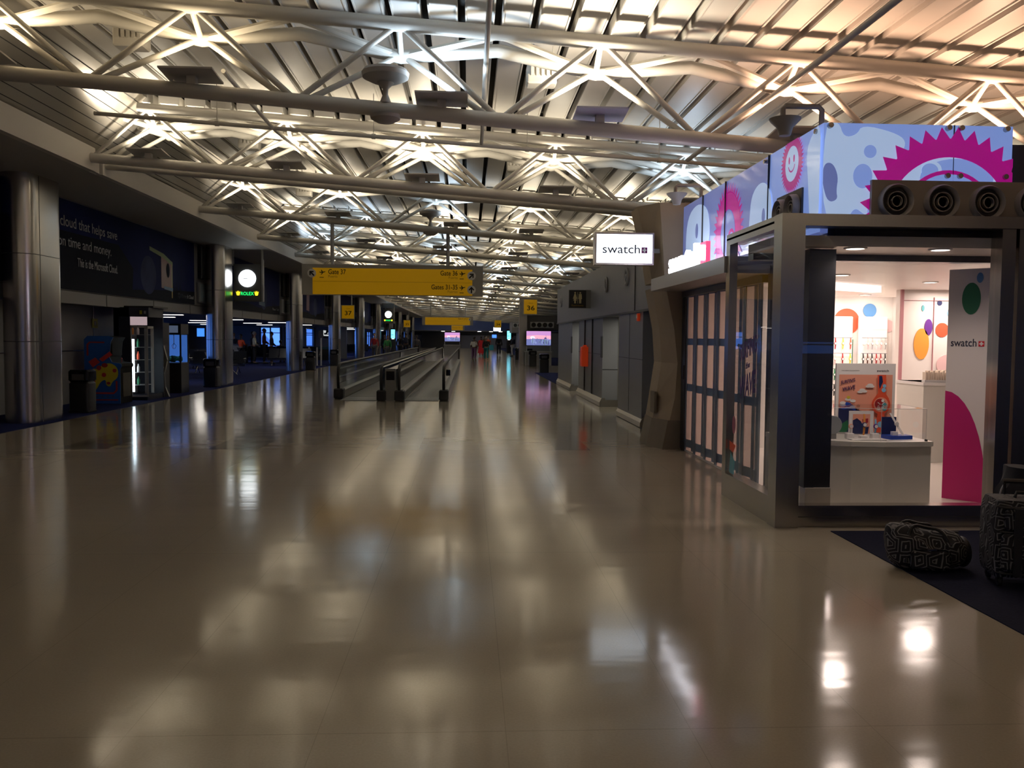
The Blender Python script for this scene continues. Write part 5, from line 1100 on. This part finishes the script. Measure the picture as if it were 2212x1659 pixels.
# right side beyond the rest-rooms
mb = MB(); mb.box(3.0, 51, 0, 3.45, 51.6, 4.0); struct(mb.build('column_right', COLM, smooth=False))
slab('wall_bulkhead', DGREY, 3.46, 51.9, 2.1, 14, 60, 2.95)
slab('wall_bulkhead', mat('bulk_pale', (.26, .25, .24), .5), 3.5, 69.6, 2.0, 5.2, 74, 2.9); slab('wall_block', WALLG, 4.3, 70, 0, 8, 78, 2.0)
def far_diff(x, y, z, n_, l):
    t = thing('air_diffuser', l, 'vent', (x, y, z), 0, 'pale air diffusers on the right'); MB().box(0, 0, 0, n_*.34+.06, .1, .36).build('housing', LGREY, t, smooth=False)
    for k in range(n_): MB().lathe((.2+k*.34, 0, .18), [(0, -.02), (.12, -.02), (.14, 0), (0, 0)], 20, 'y').build('nozzle', BLACKR, t)
far_diff(3.7, 51.8, 2.2, 4, 'pale air diffuser with four round nozzles above the right city screen'); far_diff(3.55, 69.5, 2.42, 3, 'pale air diffuser with three round nozzles farther down on the right')
t = thing('hanging_sign', 'small bright white illuminated sign far down the hall', 'sign', (2.9, 101.5, 0)); MB().box(-.0, -.05, 2.25+.1, .85, .05, 2.82).build('face', SGN, t, smooth=False); MB().tube((.4, 0, 2.8), (.4, 0, zb(3.3)), .03, 8).build('pole', LGREY, t)
t = thing('hanging_sign', 'small blue screen sign far down the hall beneath the white one', 'sign', (2.9, 107.25, 0)); MB().box(0, -.05, 1.55, .55, .05, 1.95).build('face', mat('blue_scr', (.05, .15, .6), .4, emit=(.06, .2, 1), es=1.3), t, smooth=False); MB().tube((.5, 0, 1.95), (.5, 0, zb(3.3)), .02, 8).build('pole', DGREY, t)
# far storefront band
struct(MB().box(-13, YE-.35, 1.9, 14, YE-.3, 2.45).box(-7, YE-.35, 0, -1.2, YE-.3, 1.9).build('trim_8', BLACK, smooth=False))
m = MB()
for x in (-4, -2.5, 1.3, 3.0, 4.4): 
    t = tag(MB().box(x, 126, 2.43, x+.5, 126.6, 2.47).build('ceiling_light', CEILL, smooth=False), 'small bright strip light at the far end of the hall', 'light fixture', 'far end strip lights')
struct(MB().box(-13, 122, 2.47, 14, YE-.3, 2.55).build('ceiling', WALLB, smooth=False))
# lights in the low gate ceiling
lights = [(-9.9, 29), (-11.5, 33), (-13, 29), (-10, 37), (-12.2, 40), (-14.5, 38), (-9.6, 44), (-11.6, 47), (-14.5, 47), (-10, 53), (-12.6, 54), (-16, 54), (-9.6, 69), (-11, 82), (-9.8, 95)]
for i, (x, y) in enumerate(lights):
    t = thing('ceiling_light', 'recessed rectangular light in the low gate ceiling, %s from the front' % ORD[i], 'light fixture', (x, y, 2.26), 0, 'recessed lights in the low gate ceiling')
    MB().box(-.45, -.15, -.012, .45, .15, .0).build('lens', CEILL, t, smooth=False)
    if i % 2 == 0: lamp('AREA', 'ceiling_lamp', (0, 0, -.03), 9, (1, .92, .82), t, .4, (0, 0, -1))
# ------------------------------------------------------------------ seats in the gate lounge
SEAT = mat('seat_vinyl', (.014, .016, .022), .33)
def make_bench(label, n_=4):
    t = thing('beam_seat', label, 'bench', (0, 0, .006), 0, 'black beam seats in the gate lounge'); W = n_*.56
    MB().box(0, -.03, .30, W, .03, .36).build('beam', STEELD, t, smooth=False)
    for k in range(n_):
        x = .02+k*.56
        MB().loft([[(x, -.26, .40), (x+.52, -.26, .40), (x+.52, -.26, .44), (x, -.26, .44)], [(x, .22, .36), (x+.52, .22, .36), (x+.52, .22, .42), (x, .22, .42)]]).build('seat', SEAT, t, smooth=False)
        MB().loft([[(x, .20, .42), (x+.52, .20, .42), (x+.52, .25, .42), (x, .25, .42)], [(x, .38, .92), (x+.52, .38, .92), (x+.52, .42, .92), (x, .42, .92)]]).build('backrest', SEAT, t, smooth=False)
    for k in range(n_+1):
        x = k*.56; MB().path([(x, .15, .40), (x, -.12, .62), (x, -.25, .62), (x, .24, .64)], .012, 6).build('armrest', STEEL, t)
    for x in (.28, W-.28): MB().path([(x, -.30, .01), (x, 0, .30), (x, .30, .01)], .02, 6).build('leg', STEEL, t)
    return t
proto = make_bench('x'); rows = [(-12.2, 31.0, 0, 'nearest row behind the second column'), (-9.6, 33.2, PI/2, 'turned sideways beside the second column'), (-13.4, 35.0, PI, 'facing away in the middle of the lounge'), (-11.6, 36.6, 0, 'right of the trash bin by the second column'), (-14.2, 41.0, .0, 'before the check-in desk, left'),
    (-11.0, 41.5, PI, 'before the check-in desk, right'), (-10.6, 46.0, 0, 'between the third column and the desk'), (-10.9, 52.0, PI, 'below the lounge windows, left'), (-9.4, 55.0, PI, 'below the lounge windows, right'), (-9.4, 27.6, -PI/2, 'just behind the claw machine'),
    (-10.4, 66.0, 0, 'beyond the fourth column'), (-10.8, 74.0, 0, 'beyond the fifth column'), (-10.9, 13.5, 0, 'left of the nearest column'), (6.6, 44, .0, 'on the right behind the city screen counter'), (5.2, 36.8, PI/2, 'on the right carpet past the grey wall')]
for i, (x, y, r_, l) in enumerate(rows):
    c = proto if i == 0 else copy_tree(proto); c.location = (x, y, .006); c.rotation_euler.z = r_; c['label'] = 'row of black beam seats '+l
# desks
t = thing('checkin_desk', 'grey gate desk with people gathered around it', 'desk', (-14.0, 49.4, .006)); MB().box(0, 0, 0, 1.15, .7, 1.05).build('body', GREY, t, smooth=False); MB().box(-.03, -.06, 1.05, 1.4, .74, 1.10).build('top', STEELD, t, smooth=False); MB().box(1.15, .05, 0, 1.36, .7, 1.05).build('side_body', BLACK, t, smooth=False); MB().box(.02, -.02, .55, 1.12, 0, .72).build('panel', LGREY, t, smooth=False)
t = thing('teal_counter', 'long low counter with dark teal top under the lounge windows', 'counter', (-12.4, 57.5, .006)); MB().box(0, 0, 0, 3.6, .5, .72).build('body', BLACK, t, smooth=False); MB().box(-.02, -.03, .72, 3.62, .53, .90).build('top', mat('teal_top', (.01, .06, .09), .4), t, smooth=False)
t = thing('queue_gate', 'pair of pale steel boarding posts beside the fourth column', 'posts', (-8.55, 46.5, .0)); MB().box(0, 0, 0, .07, .07, 1.0).build('post', LGREY, t, smooth=False); MB().box(.42, 0, 0, .49, .07, 1.0).build('post', LGREY, t, smooth=False); MB().box(.64, 0, 0, .71, .07, 1.75).build('tall_post', LGREY, t, smooth=False); MB().box(.55, -.03, 1.5, .80, .0, 1.9).build('reader_box', DGREY, t, smooth=False); MB().box(-.1, -.1, 0, .9, .2, .012).build('base_plate', DGREY, t, smooth=False)
# ------------------------------------------------------------------ people
def skin_mesh(verts, edges, rad, sub=1):
    me = bpy.data.meshes.new('s'); me.from_pydata(verts, edges, []); o = bpy.data.objects.new('s', me); C.objects.link(o)
    m = o.modifiers.new('k', 'SKIN'); m.use_smooth_shade = True; m.branch_smoothing = .6
    for i, sv in enumerate(me.skin_vertices[0].data):
        r = rad[i]; sv.radius = (r, r) if not isinstance(r, tuple) else r; sv.use_root = (i == 0)
    s = o.modifiers.new('u', 'SUBSURF'); s.levels = sub; s.render_levels = sub
    bpy.context.view_layer.update(); e_ = o.evaluated_get(bpy.context.evaluated_depsgraph_get()); r = bpy.data.meshes.new_from_object(e_); bpy.data.objects.remove(o); return r
def person(x, y, rz, label, top, bottom, skin=0, hair=HAIR, pose='stand', h=1.72, long_hair=False, skirt=False, bag=None, sleeves=1, group='passengers in the hall', hat=None):
    s = h/1.72; T = thing('person', label, 'person', (x, y, .006 if (x < -7.46 or x > 3.04) else 0), rz, group); T.scale = (s, s, s)
    st = .17 if pose == 'walk' else 0.0; L = {}
    sit = pose == 'sit'
    pel = (0, 0, .96 if not sit else .52); dz = pel[2]-.96
    P = [pel, (0, .01, 1.12+dz), (0, .0, 1.30+dz), (0, .0, 1.44+dz), (0, -.01, 1.52+dz), (0, -.015, 1.58+dz)]; R = [(.15, .105), (.135, .095), (.15, .10), (.10, .08), .05, .052]; E = [(0, 1), (1, 2), (2, 3), (3, 4), (4, 5)]
    arms = {}
    for sd in (-1, 1):
        n0 = len(P)
        sh = (sd*.185, 0, 1.41+dz)
        if pose == 'stand': el = (sd*.24, .02, 1.13+dz); wr = (sd*.245, -.05, .90+dz)
        elif pose == 'walk': el = (sd*.24, sd*.10, 1.14+dz); wr = (sd*.24, sd*.12-.10, .92+dz)
        elif pose == 'lean' or sit: el = (sd*.25, -.06, 1.16+dz); wr = (sd*.12, -.27, 1.12+dz)
        else: el = (sd*.24, -.02, 1.13+dz); wr = (sd*.10, -.20, 1.02+dz)
        P += [sh, el, wr]; R += [.058, .044, .030]; E += [(2, n0), (n0, n0+1), (n0+1, n0+2)]
        d = (Vector(wr)-Vector(el)).normalized(); pm_ = Vector(wr)+d*.07; P.append(tuple(pm_)); R.append((.036, .02)); E.append((n0+2, n0+3)); arms[sd] = (el, wr, d, n0+3)
        sdv = Vector((0, 1, 0)) if abs(d.z) > .6 else Vector((1, 0, 0))
        for q in range(4):
            f0 = pm_+sdv*(q-1.5)*.020+d*.015; f1 = f0+d*(.04+.008*(q in (1, 2)))+Vector((-sd*.006, 0, 0)); f2 = f1+d*.03+Vector((-sd*.014, 0, 0))
            k = len(P); P += [tuple(f0), tuple(f1), tuple(f2)]; R += [.009, .008, .007]; E += [(n0+3, k), (k, k+1), (k+1, k+2)]
        th = Vector(wr)+d*.03; k = len(P); P += [tuple(th+sdv*-.035+d*.02), tuple(th+sdv*-.045+d*.055)]; R += [.010, .008]; E += [(n0+3, k), (k, k+1)]
    legs = []
    for sd in (-1, 1):
        n0 = len(P); hp = (sd*.09, 0, .90+dz)
        if sit: kn = (sd*.11, -.42, .52); an = (sd*.11, -.44, .09); to = (sd*.12, -.60, .035)
        else: kn = (sd*.10, -.03-sd*st*.9, .50); an = (sd*.10, .02-sd*st*(1.3 if sd > 0 else 1.6), .09+(.05 if sd < 0 and st else 0)); to = (an[0]*1.1, an[1]-.15, .035)
        P += [hp, kn, an, to]; R += [.085, .056, .038, .032]; E += [(0, n0), (n0, n0+1), (n0+1, n0+2), (n0+2, n0+3)]; legs.append((hp, kn, an, to))
    body = skin_mesh(P, E, R); bm_ = MB()
    hz = 1.665+dz
    # head: skull and jaw with nose, ears, eyes
    rings = []
    for k in range(13):
        a_ = -PI/2+PI*k/12; zz = math.sin(a_); rr = max(math.cos(a_), .03); jaw = 1-.22*max(0, -zz)
        rings.append([((.074*rr*jaw)*math.cos(2*PI*j/16), -.012+(.094*rr*(1-.08*max(0, -zz)))*math.sin(2*PI*j/16), hz+.118*zz) for j in range(16)])
    bm_.loft(rings); bm_.loft([[(-.012, -.10, hz+.02), (.012, -.10, hz+.02), (.006, -.104, hz+.025), (-.006, -.104, hz+.025)], [(-.016, -.10, hz-.025), (.016, -.10, hz-.025), (.008, -.124, hz-.022), (-.008, -.124, hz-.022)]])
    for sd in (-1, 1): bm_.ball((sd*.076, -.005, hz), .010, .018, .030, 8, 6)
    bm_.box(-.022, -.106, hz-.055, .022, -.098, hz-.047)
    hm = bpy.data.meshes.new('h'); hm.from_pydata(bm_.v, [], bm_.f)
    import bmesh
    B = bmesh.new(); B.from_mesh(body); B.from_mesh(hm); body2 = bpy.data.meshes.new('body'); B.to_mesh(body2); B.free(); body2.materials.clear(); body2.materials.append(SKIN[skin])
    link_mesh('body', body2, T)
    ey = MB()
    for sd in (-1, 1): ey.ball((sd*.030, -.098, hz+.012), .011, .006, .006, 8, 6)
    ey.build('eyes', EYEW, T)
    hr = MB(); rings = []
    for k in range(8):
        a_ = -.25+(PI/2+.25)*k/7; zz = math.sin(a_); rr = max(math.cos(a_), .03)
        rings.append([(.086*rr*math.cos(2*PI*j/16), .004+(.104*rr)*math.sin(2*PI*j/16)*(1 if math.sin(2*PI*j/16) > 0 else .82+.1*zz), hz+.018+.118*zz+(.03 if math.sin(2*PI*j/16) < -.3 and k < 4 else 0)) for j in range(16)])
    hr.loft(rings)
    if long_hair: hr.loft([[(.08*math.cos(2*PI*j/12), .055+.045*math.sin(2*PI*j/12), z) for j in range(12)] for z in (hz-.22, hz-.12, hz, hz+.06)])
    hr.build('hair', hair, T)
    # clothes
    P2 = P[:4]+[arms[-1][0]]; V_, R_, E_ = [pel, P[1], P[2], P[3]], [(.175, .13), (.155, .115), (.168, .12), (.105, .09)], [(0, 1), (1, 2), (2, 3)]
    for sd in (-1, 1):
        el, wr, d, _ = arms[sd]; k = len(V_); V_ += [(sd*.185, 0, 1.41+dz), el]; R_ += [.074, .060]; E_ += [(2, k), (k, k+1)]
        if sleeves: V_.append(tuple(Vector(wr)-d*.01)); R_.append(.046); E_.append((k+1, k+2))
    me = skin_mesh(V_, E_, R_); me.materials.clear(); me.materials.append(top); link_mesh('shirt', me, T)
    V_, R_, E_ = [(0, 0, .98+dz)], [(.168, .125)], []
    for hp, kn, an, to in legs: k = len(V_); V_ += [hp, kn, (an[0], an[1]+.0, an[2]+.02)]; R_ += [.105, .075, .062]; E_ += [(0, k), (k, k+1), (k+1, k+2)]
    me = skin_mesh(V_, E_, R_); me.materials.clear(); me.materials.append(bottom); link_mesh('trousers', me, T)
    if skirt: MB().loft([[(r*math.cos(2*PI*j/20), r*.75*math.sin(2*PI*j/20), z) for j in range(20)] for z, r in ((.30, .29), (.6, .25), (.96, .19), (1.08, .17))]).build('skirt', top, T)
    for hp, kn, an, to in legs: MB().path([(an[0], an[1]+.05, .045 if not st else an[2]-.04), (an[0], an[1]-.03, an[2]-.04), (to[0], to[1]-.02, an[2]-.055+.0), (to[0], to[1]-.07, an[2]-.06)], [.034, .043, .04, .02], 10).build('shoe', BLACK, T)
    if bag == 'backpack': MB().rbox(-.15, .11, 1.05+dz, .15, .26, 1.45+dz, .05, 4).build('backpack', CLOTH['navy'], T)
    if bag == 'sling': MB().rbox(-.32, -.05, .85, -.18, .12, 1.15, .05, 4).build('shoulder_bag', CLOTH['black'], T); MB().path([(-.22, .03, 1.1), (-.05, .12, 1.35), (.13, .02, 1.48)], .012, 6).build('strap', CLOTH['black'], T)
    return T
cl = CLOTH
# around the check-in desk
person(-13.75, 51.3, 0, 'gate agent in a dark uniform standing behind the gate desk', cl['navy'], cl['navy'], 0, HAIRB, 'hold', 1.66, group='people around the gate desk')
person(-12.72, 48.9, 2.6, 'person in a bright orange top seen from behind at the gate desk', cl['orange'], cl['black'], 2, HAIR, 'lean', 1.60, True, group='people around the gate desk')
person(-12.35, 50.0, 2.3, 'person in a black top between the orange and the cream shirts', cl['black'], cl['black'], 1, HAIR, 'lean', 1.74, group='people around the gate desk')
person(-12.0, 49.0, 2.0, 'balding person in a cream shirt with folded arms at the gate desk', cl['cream'], cl['black'], 0, HAIRG, 'hold', 1.74, group='people around the gate desk')
person(-11.55, 49.4, 1.7, 'tall person in a maroon jacket and cap at the gate desk', cl['maroon'], cl['black'], 1, HAIR, 'hold', 1.92, group='people around the gate desk')
person(-11.05, 49.0, 2.0, 'person in a black suit holding papers, rightmost at the gate desk', cl['black'], cl['black'], 2, HAIR, 'hold', 1.74, group='people around the gate desk')
person(-11.2, 52.0, PI, 'dark figure seated near the lounge windows', cl['black'], cl['black'], 1, HAIR, 'sit', 1.7, group='people in the gate lounge')
# beyond the walkway, left
person(-6.35, 58.5, 0, 'person in a red sweatshirt with a backpack walking near the left columns', cl['red'], cl['grey'], 0, HAIR, 'walk', 1.76, bag='backpack')
person(-6.0, 62.0, 0, 'person in dark clothes just behind the red sweatshirt', cl['black'], cl['black'], 2, HAIR, 'walk', 1.68)
person(-5.45, 58.3, 0, 'person with long hair in a green hoodie near the left columns', cl['green'], cl['grey'], 0, HAIRB, 'stand', 1.62, True)
person(-4.6, 63.5, PI, 'person in a navy jacket seen from behind beyond the walkway', cl['navy'], cl['black'], 2, HAIR, 'walk', 1.84, bag='backpack')
person(-5.1, 64.5, PI, 'person in a black coat, left one of the dark pair beyond the walkway', cl['black'], cl['black'], 1, HAIR, 'walk', 1.72)
person(-3.9, 65.0, PI, 'person in grey clothes, right of the navy jacket beyond the walkway', cl['grey'], cl['black'], 1, HAIR, 'walk', 1.66)
person(-1.0, 74.0, PI, 'dark figure standing left of the middle city screen', cl['black'], cl['black'], 1, HAIR, 'stand', 1.7) if False else None
# in the open corridor
person(.36, 59.3, PI, 'person in a white shirt and purple trousers walking away', cl['white'], cl['purple'], 1, HAIR, 'walk', 1.56, sleeves=0)
person(1.04, 72.4, PI, 'person in a long bright red outfit walking away', cl['scarlet'], cl['scarlet'], 1, HAIR, 'walk', 1.62, skirt=True)
person(1.21, 59.5, PI, 'person in teal trousers and a black shawl with a blue bag', cl['black'], cl['teal'], 2, HAIRG, 'walk', 1.60, bag='sling')
person(1.85, 82.0, PI, 'person in khaki with orange top farther along the corridor', cl['orange'], cl['khaki'], 0, HAIRB, 'walk', 1.66)
person(1.6, 86.0, PI, 'person in olive clothes farther along the corridor', cl['olive'], cl['black'], 1, HAIR, 'walk', 1.7)
person(2.67, 76.5, PI, 'person all in black carrying a case on the right of the corridor', cl['black'], cl['black'], 1, HAIR, 'walk', 1.78, bag='sling')
person(3.7, 73.3, -PI/2, 'person in a dark vest and white trousers by the right kiosk', cl['navy'], cl['white'], 2, HAIR, 'hold', 1.72, bag='backpack')
person(.45, 66.5, PI, 'person in dark clothes between the white shirt and the red outfit', cl['black'], cl['black'], 1, HAIR, 'walk', 1.6)
person(5.6, 46.0, PI/2, 'person in red clothes seated behind the right city screen counter', cl['scarlet'], cl['black'], 0, HAIRG, 'sit', 1.7, group='people in the gate lounge')
t = thing('shopping_bag', 'sky blue shoulder bag carried by the person in teal trousers', 'bag', (1.56, 59.3, .72)); MB().rbox(-.14, -.08, 0, .16, .08, .36, .04, 3).build('body', cl['sky'], t); MB().path([(-.08, 0, .35), (-.04, 0, .58), (.04, 0, .35)], .012, 6).build('handle', cl['sky'], t)

t = thing('aircraft_fin', 'slanted white aircraft tail fin seen through the lounge windows', 'aircraft', (-21.3, 88, 0)); MB().prism([(-1.0, 2.6), (.1, 2.6), (2.1, .0), (1.0, .0)], 'y', 0, .3).build('fin', mat('aircraft_white', (.85, .85, .85), .4), t, smooth=False)
struct(MB().box(-60, 62.4, -.1, -13.3, 150, -.03).build('ground_outside', mat('apron', (.12, .13, .15), .8), smooth=False))
